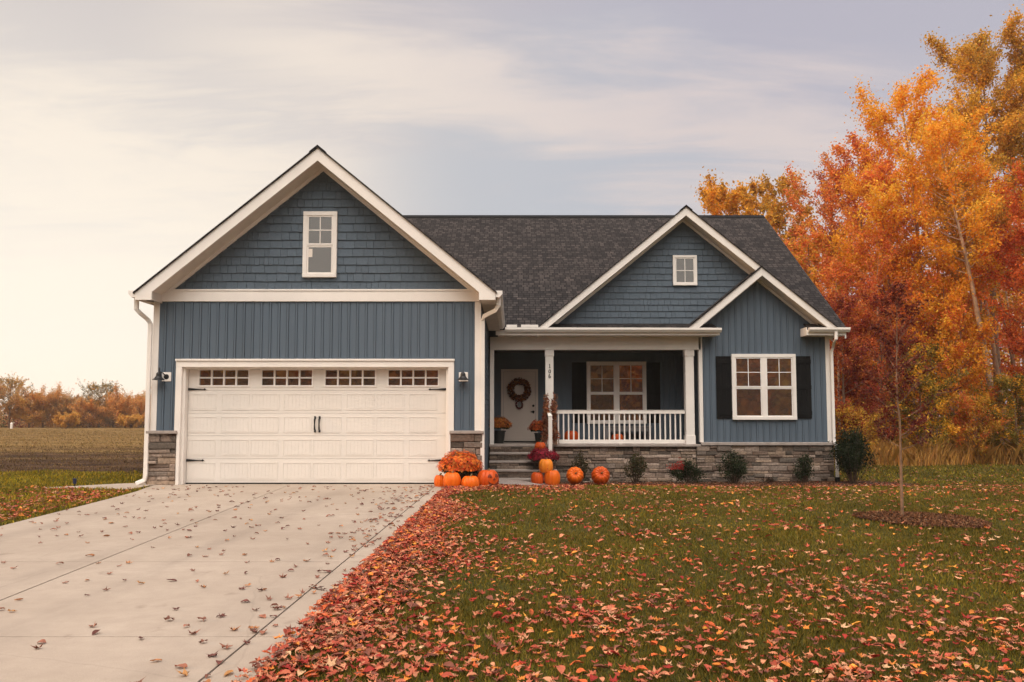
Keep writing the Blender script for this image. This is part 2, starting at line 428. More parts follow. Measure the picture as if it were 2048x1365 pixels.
def clip(poly, planes):                  # planes: keep a*x+b*z<=c
    for a, b_, c in planes:
        out = []
        for i in range(len(poly)):
            p, q = poly[i], poly[(i + 1) % len(poly)]
            dp, dq = a * p[0] + b_ * p[1] - c, a * q[0] + b_ * q[1] - c
            if dp <= 0: out.append(p)
            if (dp < 0 < dq) or (dq < 0 < dp):
                t = dp / (dp - dq); out.append((p[0] + (q[0] - p[0]) * t, p[1] + (q[1] - p[1]) * t))
        poly = out
        if len(poly) < 3: return []
    return poly
def facing(Y): return lambda a, z, d: (a, Y - d, z)         # wall that faces the street
def sideR(X): return lambda a, z, d: (X + d, a, z)          # wall that faces +X
def sideL(X): return lambda a, z, d: (X - d, a, z)
rect = lambda a0, a1, z0, z1: [(a0, z0), (a1, z0), (a1, z1), (a0, z1)]

def batten_siding(mb, fr, piece, planes=(), pitch=.163, bw=.042, phase=0.0):
    a0 = min(p[0] for p in piece); a1 = max(p[0] for p in piece)
    z0 = min(p[1] for p in piece); z1 = max(p[1] for p in piece)
    body = clip(piece, planes); mb.prism(fr, body, -.06, 0)
    i = math.floor((a0 - phase) / pitch) - 1
    while phase + i * pitch < a1:
        x = phase + i * pitch; i += 1; g = .010
        for p0, p1, d in ((x + g * .5, x + bw - g * .5, .026), (x + bw + g * .5, x + pitch - g * .5, .016)):
            p0, p1 = max(p0, a0), min(p1, a1)
            if p1 - p0 < .004: continue
            r = clip(rect(p0, p1, z0, z1), planes)
            if r: mb.prism(fr, r, -.01, d)
def lap_siding(mb, fr, a0, a1, z0, z1, planes=(), h=.118):
    z = z0
    while z < z1:
        t = min(z + h, z1); r = clip(rect(a0, a1, z, t), planes)
        if r: mb.prism(fr, r, -.05, lambda a, zz, z=z: .018 - .016 * (zz - z) / h)
        z = t
def shakes(mb, fr, a0, a1, z0, z1, planes, h=.157, base=(.088, .115, .144)):
    rnd = random.Random(int(abs(a0 * 100)) + 3)
    mb.cur = tuple(x * .62 for x in base)
    r = clip(rect(a0, a1, z0, z1), planes); mb.prism(fr, r, -.06, 0)
    z = z0; k = 0
    while z < z1:
        x = a0 - rnd.random() * .2; jit = rnd.uniform(-.002, .002)
        while x < a1:
            w = rnd.choice((.09, .12, .15, .17, .2, .24)) * rnd.uniform(.9, 1.1)
            b0 = z + rnd.uniform(-.004, .004) + jit
            r = clip(rect(max(x, a0), min(x + w - .006, a1), max(b0, z0), min(z + h + .012, z1)), planes) if x + w > a0 + .01 else []
            if r:
                s_ = rnd.uniform(.93, 1.07); mb.cur = tuple(c * s_ for c in base); dd = rnd.uniform(0, .004)
                mb.prism(fr, r, -.005, lambda a, zz, z=z, dd=dd: .024 + dd - .020 * max(0, (zz - z)) / h)
            x += w
        z += h; k += 1
STONES = [(.25, .185, .145), (.18, .135, .105), (.33, .255, .205), (.10, .08, .065), (.21, .165, .135), (.15, .105, .08), (.28, .205, .15)]
def stones(mb, fr, a0, a1, z0, z1, seed=1, hmin=.06, hmax=.145, dmax=.060, tone=1.0):
    rnd = random.Random(seed)
    mb.cur = (.03, .026, .022); mb.prism(fr, rect(a0, a1, z0, z1), -.08, 0)
    z = z0
    while z < z1 - .01:
        h = rnd.uniform(hmin, hmax)
        if z + h > z1 - hmin * .6: h = z1 - z
        a = a0
        while a < a1 - .005:
            w = rnd.uniform(.14, .46)
            if a + w > a1 - .1: w = a1 - a
            parts = [(z, h)] if h < .085 or rnd.random() < .65 else [(z, h * .5), (z + h * .5, h * .5)]
            for zz, hh in parts:
                g_ = .006; c = rnd.choice(STONES); s_ = rnd.uniform(.75, 1.25) * tone; mb.cur = tuple(x * s_ for x in c)
                d = rnd.uniform(.012, dmax); j = lambda: rnd.uniform(-.006, .006)
                o = [(a + g_ * .5, zz + g_ * .5), (a + w - g_ * .5, zz + g_ * .5), (a + w - g_ * .5, zz + hh - g_ * .5), (a + g_ * .5, zz + hh - g_ * .5)]
                m_ = min(.012, hh * .2); sgn = [(1, 1), (-1, 1), (-1, -1), (1, -1)]
                inn = [(p[0] + s[0] * m_ + j() * .6, p[1] + s[1] * m_ + j() * .4) for p, s in zip(o, sgn)]
                V_ = [fr(p[0], p[1], 0) for p in o] + [fr(p[0], p[1], d * .72) for p in o] + [fr(p[0], p[1], d + j()) for p in inn]
                F_ = [(i, (i + 1) % 4, (i + 1) % 4 + 4, i + 4) for i in range(4)] + [(i + 4, (i + 1) % 4 + 4, (i + 1) % 4 + 8, i + 8) for i in range(4)] + [(8, 9, 10, 11)]
                mb.add(V_, F_)
            a += w
        z += h
def slab_roof(name, top, th, parent, holes=None):
    """top: coplanar points of the upper face; gives a slab with UV in metres"""
    P = [Vector(p) for p in top]; n = (P[1] - P[0]).cross(P[2] - P[1]).normalized()
    if n.z < 0: n = -n
    ud = Vector((0, 0, 1)).cross(n).normalized(); vd = n.cross(ud).normalized()
    mb = MB(); mb.ext(P, [p - Vector((0, 0, th)) for p in P])
    me = mb.mesh(name, 'shingle'); ul = me.uv_layers.new(name='UVMap')
    for lp in me.loops:
        co = me.vertices[lp.vertex_index].co; ul.data[lp.index].uv = (co.dot(ud) + 50, co.dot(vd) + 50)
    return link(name, me, parent, True)
def gutter(mb, p0, p1, out, capA=True, capB=True, s=1.0):
    p0, p1, out = Vector(p0), Vector(p1), Vector(out); up = Vector((0, 0, 1))
    pr = [(0, -.12), (.07, -.12), (.122, -.055), (.122, 0), (.108, 0), (.108, -.050), (.064, -.107), (.012, -.107), (.012, 0), (0, 0)]
    A = [p0 + out * a * s + up * z * s for a, z in pr]; B = [p1 + out * a * s + up * z * s for a, z in pr]
    mb.ext(A, B)
    d = (p1 - p0).normalized() * .004
    cp = [(0, -.12), (.07, -.12), (.122, -.055), (.122, 0), (0, 0)]
    for P_, q in ((p0, -d), (p1, d)):
        mb.ext([P_ + out * a * s + up * z * s + q for a, z in cp], [P_ + out * a * s + up * z * s + q * .1 for a, z in cp])

# ------------------------------------------------------------------ ground, drive, path
gx = np.unique(np.concatenate([np.linspace(-400, -30, 30), np.arange(-30, 30, .4), np.linspace(30, 400, 30)]))
gy = np.unique(np.concatenate([np.linspace(-80, 0, 20), np.arange(0, 32, .4), np.arange(32, 110, 1.2), np.linspace(110, 700, 30)]))
XX, YY = np.meshgrid(gx, gy); ZZ = H(XX, YY)
def in_drive(x, y): return (x > -6.05) & (x < -1.15) & (y < 14.9)
ZZ = ZZ - .05 * ((XX > -6.6) & (XX < -1.4) & (YY < 15.2))
V = np.stack([XX.ravel(), YY.ravel(), ZZ.ravel()], 1); nx_, ny_ = len(gx), len(gy)
ii = (np.arange(ny_ - 1)[:, None] * nx_ + np.arange(nx_ - 1)[None]).ravel()
F = np.stack([ii, ii + 1, ii + 1 + nx_, ii + nx_], 1)
tag(link('ground', npmesh('ground', V, F, None, 'ground', True)), kind='structure')

GF, BF, PW = 14.8, 19.9, 21.6
def left_edge(Y):
    ys = [-3, 3, 6, 9.05, 10.2, 11.7, 13.3, 14.6]; xs = [-3.9, -4.9, -5.5, -5.82, -5.93, -6.08, -6.25, -6.55]
    return float(np.interp(Y, ys, xs))
cj = lambda Y: -3.46 - .0658 * (Y - 5.38)
rj = lambda Y: -1.47 + .008 * (Y - 3.76)
re_ = lambda Y: -1.22 + .012 * (Y - 3.76)
mb = MB(); rows = [-3, 2.2, 4.6, 6.94, 10.3, 14.74]; g_ = .007
for r0, r1 in zip(rows[:-1], rows[1:]):
    ys = np.linspace(r0 + g_ * .6, r1 - g_ * .6, 8)
    for lf, rf, gl_, gr_ in ((left_edge, cj, 0, g_), (cj, rj, g_, g_), (rj, re_, g_, 0)):
        P = [(lf(y) + gl_, y) for y in ys] + [(rf(y) - gr_, y) for y in ys[::-1]]
        mb.ext([(x, y, .012) for x, y in P], [(x, y, -.12) for x, y in P])
tag(mb.obj('driveway', 'concrete', None), kind='structure')
mb = MB()   # threshold slab in the door opening and the narrow walk that tapers away to the left
P = [(-6.12, 14.755), (-1.17, 14.755), (-1.17, 15.1), (-6.12, 15.1)]
mb.ext([(x, y, .010) for x, y in P], [(x, y, -.1) for x, y in P])
tag(mb.obj('garage_slab', 'concrete', None), kind='structure')
mb = MB()
P = [(-8.3, 14.05), (-7.4, 13.98), (-6.56, 13.7), (-6.56, 14.74), (-6.7, 15.3), (-7.3, 14.95), (-7.9, 14.4)]
mb.ext([(x, y, .018) for x, y in P], [(x, y, -.1) for x, y in P])
tag(mb.obj('path', 'concrete', None), kind='structure')
mb = MB()
P = [(-.75, 15.2), (-.2, 15.9), (1.0, 16.3), (1.1, 17.6), (1.0, 18.75), (-.56, 18.75), (-.56, 15.3)]
vs = [(x, y, float(H(x, y)) + .05) for x, y in P]
mb.ext(vs, [(x, y, z - .1) for x, y, z in vs])
tag(mb.obj('gravel_path', 'gravel', None), kind='structure')

# ------------------------------------------------------------------ the house
HB = (0.7, 20.0, 0.0)
house = empty('house', HB, 'blue one-storey house with two-car garage, stone base, white trim and dark shingle roof', 'house')
def part(mb, name, m, parent=None, **k): return mb.obj(name, m, parent or house, True, **k)

gx0, gx1 = -6.68, -.58
SL = .82
gcx, gapz = -3.57, az(293, 14.33)
GY = 14.33                              # rake plane of the garage gable
gxl, gxr = gcx - 3.27, gcx + 3.27
gt = lambda x: gapz - SL * abs(x - gcx)
zl = gt(gxl); fz0, fz1 = az(604, GF), az(580, GF)
eb = az(600, GY)                        # bottom of the boxed eave
ffr = facing(GF)
# siding of the garage front
ox0, ox1, oz = -6.236, -1.075, az(720, GF)
cz = az(862, GF)                        # top of stone cap
mb = MB()
batten_siding(mb, ffr, rect(gx0 + .1, ox0, cz, fz0), phase=.03)
batten_siding(mb, ffr, rect(ox1, gx1 - .1, cz, fz0), phase=.03)
batten_siding(mb, ffr, rect(ox0 + .0005, ox1 - .0005, oz, fz0), phase=.03)
part(mb, 'garage_wall', 'blue')
mb = MB()
pl = [(-SL, 1, gapz - .31 - SL * gcx), (SL, 1, gapz - .31 + SL * gcx)]
shakes(mb, ffr, gx0, gx1, fz1, gapz, pl)
part(mb, 'gable_shingles', 'shake')
mb = MB(); mb.box(gx0 - .005, gx1 + .005, GF - .052, GF + .05, fz0, fz1)
mb.box(gx0 - .012, gx1 + .012, GF - .066, GF - .052, fz1 - .03, fz1 + .002)
part(mb, 'frieze_board', 'white', bevel=.003)
for a, b_ in ((gx0, gx0 + .1), (gx1 - .1, gx1)):
    mb = MB(); mb.box(a - .012, b_, GF - .028, GF + .1, cz + .002, fz0 - .002)
    part(mb, 'corner_board', 'white', bevel=.003)
# side walls of the garage
mb = MB(); lap_siding(mb, sideR(gx1 - .02), GF + .101, PW, -.45, 3.5); part(mb, 'garage_side_wall', 'blue')
mb = MB(); lap_siding(mb, sideL(gx0 + .02), GF + .101, 31.5, -.1, 3.45); part(mb, 'garage_side_wall', 'blue')
# stone piers
for a, b_ in ((gx0 - .04, -6.19), (-1.13, gx1 + .04)):
    mb = MB(); stones(mb, facing(GF - .02), a, b_, -.06, cz - .055, seed=int(a * 10) + 99)
    pier = part(mb, 'stone_pier', 'stone')
    mb = MB(); fr = sideR(b_ - .02) if a > -3 else sideL(a + .02)
    stones(mb, fr, GF - .01, GF + .12, -.06, cz - .055, seed=5)
    mb.obj('stone_return', 'stone', pier)
    mb = MB(); mb.box(a - .02, b_ + .02, GF - .10, GF + .13, cz - .055, cz + .001); mb.obj('stone_cap', 'slab', pier, bevel=.008)
# garage door casing
ix0, ix1, iz = -6.125, -1.18, az(735, GF)
mb = MB()
mb.box(ox0, ix0, GF - .05, GF + .02, cz + .002, iz); mb.box(ix1, ox1, GF - .05, GF + .02, cz + .002, iz); mb.box(ox0, ox1, GF - .052, GF + .02, iz, oz)
mb.box(ox0 - .01, ox1 + .01, GF - .075, GF - .052, oz - .025, oz + .012)
mb.box(-6.185, ix0, GF - .06, GF + .02, 0, cz); mb.box(ix1, -1.135, GF - .06, GF + .02, 0, cz)
DY = 14.97
mb.box(ix0 - .02, ix0 + .045, GF + .021, DY + .05, .012, iz); mb.box(ix1 - .045, ix1 + .02, GF + .021, DY + .05, .012, iz)
mb.box(ix0 + .046, ix1 - .046, GF + .021, DY + .05, iz - .03, iz + .02)
part(mb, 'garage_door_frame', 'white', bevel=.003)
# garage door
dx0, dx1 = ix0 + .05, ix1 - .05
secy = [.03, az(918, DY), az(872, DY), az(826.7, DY), az(781, DY), iz - .032]
wins = [(399, 497), (524, 624), (651, 750), (777, 876)]
wz0, wz1 = az(771, DY), az(741, DY)
dfr = facing(DY)
mb = MB()
units = [(ax(376, 870, DY) + i * ax(1024 + 125.3, 870, DY), ax(497, 870, DY) + i * ax(1024 + 125.3, 870, DY)) for i in range(4)]
for k in range(5):
    z0, z1 = secy[k] + .0025, secy[k + 1] - .0025
    mb.prism(dfr, rect(dx0, dx1, secy[k] + (.0 if k else .004), secy[k] + .012), -.039, -.007)
    if k < 4:
        mb.prism(dfr, rect(dx0, dx1, z0, z1), -.04, 0)
        for (u0, u1) in units:
            mid = (u0 + u1) / 2
            for p0, p1 in ((u0, mid - .045), (mid + .045, u1)):
                q0, q1 = z0 + .055, z1 - .065
                # raised ring, recessed field with vertical grooves
                for r in (rect(p0, p1, q0, q0 + .014), rect(p0, p1, q1 - .014, q1), rect(p0, p0 + .014, q0 + .015, q1 - .015), rect(p1 - .014, p1, q0 + .015, q1 - .015)):
                    mb.prism(dfr, r, -.002, .007)
                n = 7; s_ = (p1 - p0 - .05) / n
                for j in range(n): mb.prism(dfr, rect(p0 + .025 + j * s_ + .003, p0 + .025 + (j + 1) * s_ - .003, q0 + .026, q1 - .026), -.002, .0032)
    else:
        xs = [dx0] + [v for w in wins for v in (ax(w[0], 756, DY), ax(w[1], 756, DY))] + [dx1]
        for j in range(0, len(xs), 2): mb.prism(dfr, rect(xs[j], xs[j + 1], z0, z1), -.04, 0)
        for j in range(1, len(xs) - 1, 2):
            mb.prism(dfr, rect(xs[j], xs[j + 1], z0, wz0), -.04, -.0005); mb.prism(dfr, rect(xs[j], xs[j + 1], wz1, z1), -.04, -.0005)
gd = part(mb, 'garage_door', 'gdoor')
mb = MB(); mb.box(dx0, dx1, DY - .02, DY + .04, .008, .030); mb.obj('bottom_seal', 'black', gd)
for w in wins:
    a0, a1 = ax(w[0], 756, DY), ax(w[1], 756, DY)
    mb = MB(); e = .012
    for r in (rect(a0 - .03, a1 + .03, wz1, wz1 + .03), rect(a0 - .03, a1 + .03, wz0 - .03, wz0), rect(a0 - .03, a0, wz0, wz1), rect(a1, a1 + .03, wz0, wz1)): mb.prism(dfr, r, -.001, .014)
    for j in range(1, 4):
        c_ = a0 + (a1 - a0) * j / 4; mb.prism(dfr, rect(c_ - .015, c_ + .015, wz0, wz1), -.02, .008)
    zm = (wz0 + wz1) / 2; mb.prism(dfr, rect(a0, a1, zm - .013, zm + .013), -.02, .006)
    wf_ = mb.obj('window', 'white', gd)
    mb = MB(); mb.prism(dfr, rect(a0 - .001, a1 + .001, wz0 - .001, wz1 + .001), -.035, -.022); mb.obj('pane', 'glass', gd)
for (pxa, pxb, py) in ((375, 413, 779), (896, 857, 779), (371, 409, 921), (890, 855, 921)):
    a, z = at(pxa, py, DY); b2 = ax(pxb, py, DY); sg = 1 if b2 > a else -1; L = abs(b2 - a)
    mb = MB()
    P = [(0, -.024), (.05, -.022), (L * .55, -.010), (L - .05, -.007), (L - .03, -.018), (L, 0), (L - .03, .018), (L - .05, .007), (L * .55, .010), (.05, .022), (0, .024)]
    P = [(a + sg * x, z + y) for x, y in P]
    mb.prism(dfr, P if sg > 0 else P[::-1], .008, .020); mb.obj('strap_hinge', 'metal', gd)
for pxh in (630.5, 639.5):
    a, z = at(pxh, 849, DY)
    mb = MB(); mb.tube([(a, DY - .02, z - .125), (a, DY - .055, z - .09), (a, DY - .06, z), (a, DY - .055, z + .09), (a, DY - .02, z + .125)], [.012, .016, .011, .016, .012], 8)
    mb.box(a - .017, a + .017, DY - .022, DY - .007, z - .15, z - .10); mb.box(a - .017, a + .017, DY - .022, DY - .007, z + .10, z + .15)
    mb.obj('handle', 'metal', gd)

def gable_trim(cx, apz, slope, xl, xr, yf, yw, zb, fh=.235, chopL=.30, chopR=.30, sides='LR', wtrim=.075):
    top = lambda x: apz - slope * abs(x - cx) - .030
    for s in sides:
        xe = xl if s == 'L' else xr; ch = chopL if s == 'L' else chopR; sg = 1 if s == 'L' else -1
        P = [(cx, top(cx)), (xe, top(xe)), (xe, max(zb, top(xe) - fh))]
        if ch: P += [(xe + sg * ch, zb), (xe + sg * ch, top(xe + sg * ch) - fh)]
        P += [(cx, top(cx) - fh)]
        mb = MB(); mb.prism(facing(yf), P, -.035, 0); part(mb, 'rake_board', 'white')
        # soffit under the rake
        mb = MB(); xi = xe + sg * (ch if ch else 0)
        A = [(cx, yf + .036, top(cx) - fh + .012), (xi, yf + .036, top(xi) - fh + .012), (xi, yw + .02, top(xi) - fh + .012), (cx, yw + .02, top(cx) - fh + .012)]
        mb.ext(A, [(x, y, z + .02) for x, y, z in A])
        if ch: mb.box(min(xi, xi - sg * .02), max(xi, xi - sg * .02), yf + .036, yw, zb, top(xi) - fh + .03)
        part(mb, 'soffit', 'soffit')
        mb = MB(); P = [(cx, top(cx) - fh + .012), (xi, top(xi) - fh + .012), (xi, top(xi) - fh + .012 - wtrim), (cx, top(cx) - fh + .012 - wtrim)]
        mb.prism(facing(yw), P, 0, .045); part(mb, 'gable_trim', 'white')
gable_trim(gcx, gapz, SL, gxl, gxr, GY, GF, eb)
# garage roof, two slopes
GBK = 24.2
for s in (-1, 1):
    xe = gcx + s * 3.30; ze = gt(xe)
    slab_roof('roof', [(xe, GY - .03, ze), (xe, GBK, ze), (gcx, GBK, gapz), (gcx, GY - .03, gapz)], .028, house)
mb = MB()   # ridge cap
for s in (-1, 1):
    P = [(gcx, gapz + .02), (gcx + s * .15, gapz + .02 - SL * .15), (gcx + s * .15, gapz - SL * .15 - .005), (gcx, gapz - .005)]
    mb.prism(facing(GY - .035), P, -(GBK - GY), 0)
part(mb, 'ridge_cap', 'black')
# boxed eaves, fascia and gutters of the garage
for s in (-1, 1):
    xe = gxl if s < 0 else gxr; xw = gx0 - .01 if s < 0 else gx1 + .01
    yb = 21.0 if s < 0 else 19.55
    mb = MB(); mb.box(min(xe, xw), max(xe, xw), GY + .037, yb, eb + .001, eb + .02); part(mb, 'eave_soffit', 'soffit')
    mb = MB(); mb.box(min(xe, xe - s * .03), max(xe, xe - s * .03), GY + .037, yb, eb + .02, zl - .05); part(mb, 'eave_fascia', 'white')
    mb = MB(); gutter(mb, (xe + s * .003, GY + .01, zl + .005), (xe + s * .003, yb - .1, zl - .01), (s, 0, 0)); part(mb, 'gutter', 'white')
# downspouts
def spout(pts, w=.075, d=.055):
    mb = MB(); mb.rtube(pts, w, d); return part(mb, 'downspout', 'white', bevel=.006)
gxa = gxl - .055
spout([(gxa, 14.52, zl - .11), (gxa, 14.52, az(620, 14.6)), (gxa + .06, 14.56, az(628, 14.6)), (gx0 - .08, 14.70, az(640, 14.7)), (gx0 - .045, GF - .07, az(648, 14.72)),
       (gx0 - .045, GF - .07, .18), (gx0 - .06, GF - .07, .10), (gx0 - .19, GF - .12, .04)])
gxb = gxr + .055
spout([(gxb, 14.52, zl - .11), (gxb, 14.52, az(612, 14.6)), (gxb - .06, 14.56, az(622, 14.6)), (gx1 + .06, 14.70, az(633, 14.7)), (gx1 + .035, GF - .035, az(642, 14.72)),
       (gx1 + .035, GF - .035, .0), (gx1 + .05, GF - .05, -.1)])

# windows -----------------------------------------------------------------
def dh_window(Y, a0, a1, z0, z1, units=1, double=True, case=.075, label=None, mull=.10, lower_recess=True):
    fr = facing(Y); mb = MB()
    mb.prism(fr, rect(a0, a1, z1 - case, z1), -.03, .070); mb.prism(fr, rect(a0, a1, z0, z0 + case * .9), -.03, .078)
    mb.prism(fr, rect(a0, a0 + case, z0 + case * .9, z1 - case), -.03, .068); mb.prism(fr, rect(a1 - case, a1, z0 + case * .9, z1 - case), -.03, .068)
    I0, I1 = a0 + case, a1 - case; w = (I1 - I0 - mull * (units - 1)) / units; B, T = z0 + case * .9, z1 - case
    for u in range(units - 1): mb.prism(fr, rect(I0 + w + u * (w + mull), I0 + w + u * (w + mull) + mull, B, T), -.03, .064)
    wo_ = part(mb, 'window', 'white', bevel=.003)
    if label: wo_['label'] = label
    sm = MB(); pm = MB(); s = .028
    for u in range(units):
        x0 = I0 + u * (w + mull); x1 = x0 + w; zm = (B + T) / 2
        secs = [(zm - .005, T, .056, True), (B, zm - .022, .044, False)] if double else [(B, T, .056, True)]
        for q0, q1, d, grid in secs:
            for r in (rect(x0, x1, q0, q0 + s), rect(x0, x1, q1 - s, q1), rect(x0, x0 + s, q0 + s, q1 - s), rect(x1 - s, x1, q0 + s, q1 - s)): sm.prism(fr, r, -.03, d)
            if grid:
                c_ = (x0 + x1) / 2; zc = (q0 + q1) / 2
                sm.prism(fr, rect(c_ - .009, c_ + .009, q0 + s, q1 - s), -.02, d - .006); sm.prism(fr, rect(x0 + s, c_ - .0095, zc - .009, zc + .009), -.02, d - .007)
                sm.prism(fr, rect(c_ + .0095, x1 - s, zc - .009, zc + .009), -.02, d - .007)
            pm.prism(fr, rect(x0 + s * .9, x1 - s * .9, q0 + s * .9, q1 - s * .9), -.028, d - .012)
        if double: sm.prism(fr, rect(x0, x1, zm - .0215, zm - .0055), -.03, .052)
    sm.obj('sash', 'white', wo_); pm.obj('pane', 'glass', wo_)
    return wo_
aw = dh_window(GF, -3.92, -3.285, az(556, GF), az(425, GF), 1, label='attic window in the garage gable')
mb = MB(); zt = az(499, GF); mb.prism(facing(GF), rect(-3.82, -3.745, zt - .155, zt), .030, .034); mb.obj('sticker', 'paper', aw)

# main body -------------------------------------------------------------
MZ0, MY0 = az(657, 19.45), 19.45
RY = 25.6; RZ = az(432, RY); MS = (RZ - MZ0) / (RY - MY0)
mz = lambda y: MZ0 + MS * (y - MY0)
MXL, MXR = -7.1, 8.22
top = [(MXL, MY0), (1.0, MY0), (1.0, 20.08), (7.6, 20.08), (7.6, MY0), (MXR, MY0), (MXR, RY), (MXL, RY)]
slab_roof('roof', [(x, y, mz(y)) for x, y in top], .045, house)
slab_roof('roof', [(MXL, 2 * RY - MY0, MZ0), (MXR, 2 * RY - MY0, MZ0), (MXR, RY, RZ), (MXL, RY, RZ)], .045, house)
mb = MB()
for s in (-1, 1):
    P = [(RY, RZ + .022), (RY + s * .16, RZ + .022 - MS * .16), (RY + s * .16, RZ - .004 - MS * .16), (RY, RZ - .004)]
    mb.ext([(MXL, y, z) for y, z in P], [(MXR - .01, y, z) for y, z in P])
part(mb, 'ridge_cap', 'black')
mb = MB()   # right rake fascia of the main roof
for s in (-1, 1):
    P = [(RY, RZ - .05), (RY + s * (RY - MY0), MZ0 - .05), (RY + s * (RY - MY0), MZ0 - .25), (RY, RZ - .25)]
    mb.ext([(MXR - .05, y, z) for y, z in P], [(MXR - .02, y, z) for y, z in P])
part(mb, 'rake_board', 'white')
# right, back walls
bx0, bx1 = ax(1398, 780, BF), ax(1660, 780, BF)
mb = MB(); pw = [(-MS, 1, RZ - .26 - MS * RY), (MS, 1, RZ - .26 + MS * RY)]
lap_siding(mb, sideR(bx1 - .02), BF + .1, 31.2, .5, RZ, pw); part(mb, 'side_wall', 'blue')
mb = MB(); mb.box(gx0 + .1, bx1 - .05, 31.2, 31.3, -.4, MZ0 - .2); part(mb, 'rear_wall', 'blue')

# porch gable + bay gable
PY = 19.47
pcx, papz = ax(1372, 412, PY), az(412, PY)
pxl = pcx - (papz - MZ0 - .02) / SL; pxr = pcx + (papz - MZ0 - .02) / SL
pt = lambda x: papz - SL * abs(x - pcx)
for s in (-1, 1):
    xe = (pxl if s < 0 else pxr) + s * .02
    slab_roof('roof', [(xe, PY - .03, pt(xe)), (xe, 24.4, pt(xe)), (pcx, 24.4, papz), (pcx, PY - .03, papz)], .028, house)
mb = MB()
for s in (-1, 1):
    P = [(pcx, papz + .02), (pcx + s * .15, papz + .02 - SL * .15), (pcx + s * .15, papz - SL * .15 - .005), (pcx, papz - .005)]
    mb.prism(facing(PY - .04), P, -4.9, 0)
part(mb, 'ridge_cap', 'black')
gable_trim(pcx, papz, SL, pxl, pxr, PY, BF, MZ0 - .2, chopL=0, chopR=0, fh=.21)
bcx = 6.16; bapz = pt(bcx) + .004
bxl = bcx - (bapz - MZ0 - .02) / SL
bt = lambda x: bapz - SL * abs(x - bcx)
slab_roof('roof', [(bxl - .02, PY - .07, bt(bxl - .02)), (bxl - .02, 20.6, bt(bxl - .02)), (bcx, 21.9, bapz), (bcx, PY - .07, bapz)], .045, house)
topb = lambda x: bt(x) - .045
mb = MB(); mb.prism(facing(PY - .04), [(bcx, topb(bcx)), (bxl, topb(bxl)), (bxl + .22, topb(bxl) - .035), (bcx, topb(bcx) - .21)], -.036, 0); part(mb, 'rake_board', 'white')
mb = MB(); A = [(bcx, PY, topb(bcx) - .2), (bxl + .1, PY, topb(bxl + .1) - .2), (bxl + .1, BF + .02, topb(bxl + .1) - .2), (bcx, BF + .02, topb(bcx) - .2)]
mb.ext(A, [(x, y, z + .02) for x, y, z in A]); part(mb, 'soffit', 'soffit')
mb = MB(); mb.prism(facing(BF), [(bcx, topb(bcx) - .2), (bxl + .1, topb(bxl + .1) - .2), (bxl + .1, topb(bxl + .1) - .27), (bcx, topb(bcx) - .27)], 0, .045); part(mb, 'gable_trim', 'white')
# porch gable shingles: above the beam, left of the small gable
mb = MB(); q0 = papz - .045 - .20
shz = az(648, BF)
shakes(mb, facing(BF), pxl, pxr, shz, papz, [(-SL, 1, q0 - SL * pcx), (SL, 1, q0 + SL * pcx), (SL, -1, -(topb(bcx) - .05) + SL * bcx)], h=.158)
part(mb, 'gable_shingles', 'shake')
dh_window(BF, ax(1345, 540, BF), ax(1393, 540, BF), az(572, BF), az(512, BF), 1, double=False, case=.06, label='small square window in the porch gable')
# pent roofs at the gable foot
ez = MZ0 + .0
slab_roof('pent_roof', [(pxl + .25, MY0 - .02, ez), (ax(1437, 655, MY0), MY0 - .02, ez), (ax(1433, 650, BF) - .12, BF, ez + .17), (pxl + .25, BF, ez + .17)], .03, house)
slab_roof('pent_roof', [(ax(1616, 655, MY0), MY0 - .02, ez), (bx1 + .1, MY0 - .02, ez), (bx1 + .1, BF, ez + .17), (ax(1616, 655, MY0) + .05, BF, ez + .17)], .03, house)
# porch eave: fascia, gutter, soffit, beam
px0 = ax(1012, 660, MY0); px1 = ax(1441, 660, MY0)
zc0 = az(674, 19.6)
mb = MB(); mb.box(gxr - .1, px1 - .02, MY0 + .001, MY0 + .03, MZ0 - .17, MZ0 - .035); part(mb, 'eave_fascia', 'white')
mb = MB(); mb.box(gxr - .05, px1 - .05, MY0 + .031, BF - .001, MZ0 - .17, MZ0 - .15); part(mb, 'eave_soffit', 'soffit')
mb = MB(); gutter(mb, (px0 - .02, MY0 - .002, MZ0 + .01), (px1, MY0 - .002, MZ0 - .0), (0, -1, 0), s=.9); part(mb, 'gutter', 'white')
for a, b_ in ((1013, 1034), (1042, 1076)):      # splash guards behind the gutter in the valley
    mb = MB(); mb.box(ax(a, 656, MY0), ax(b_, 656, MY0), MY0 - .115, MY0 - .105, MZ0 + .011, MZ0 + .075); part(mb, 'splash_guard', 'white')
rx0, rx1 = ax(1613, 660, MY0), ax(1697, 660, MY0)
mb = MB(); gutter(mb, (rx0 + .04, MY0 - .002, MZ0 + .01), (rx1, MY0 - .002, MZ0 + .01), (0, -1, 0), s=.9); part(mb, 'gutter', 'white')
mb = MB(); mb.box(rx0, MXR - .02, MY0 + .001, MY0 + .03, MZ0 - .17, MZ0 - .035); mb.box(rx0, rx0 + .02, MY0 + .031, BF, MZ0 - .17, MZ0 + .03)
mb.box(MXR - .04, MXR - .02, MY0 + .031, BF + .2, MZ0 - .17, MZ0 - .05)
part(mb, 'eave_fascia', 'white')
mb = MB(); mb.box(rx0 + .021, MXR - .05, MY0 + .031, BF - .001, MZ0 - .17, MZ0 - .15); part(mb, 'eave_soffit', 'soffit')
mb = MB(); bmz0 = az(700, BF)
mb.box(gx1 + .03, bx0 + .06, BF - .03, BF + .17, bmz0, MZ0 - .171); mb.box(gx1 + .03, bx0 + .06, BF - .045, BF - .03, bmz0 + .19, bmz0 + .21)
part(mb, 'porch_beam', 'white', bevel=.004)
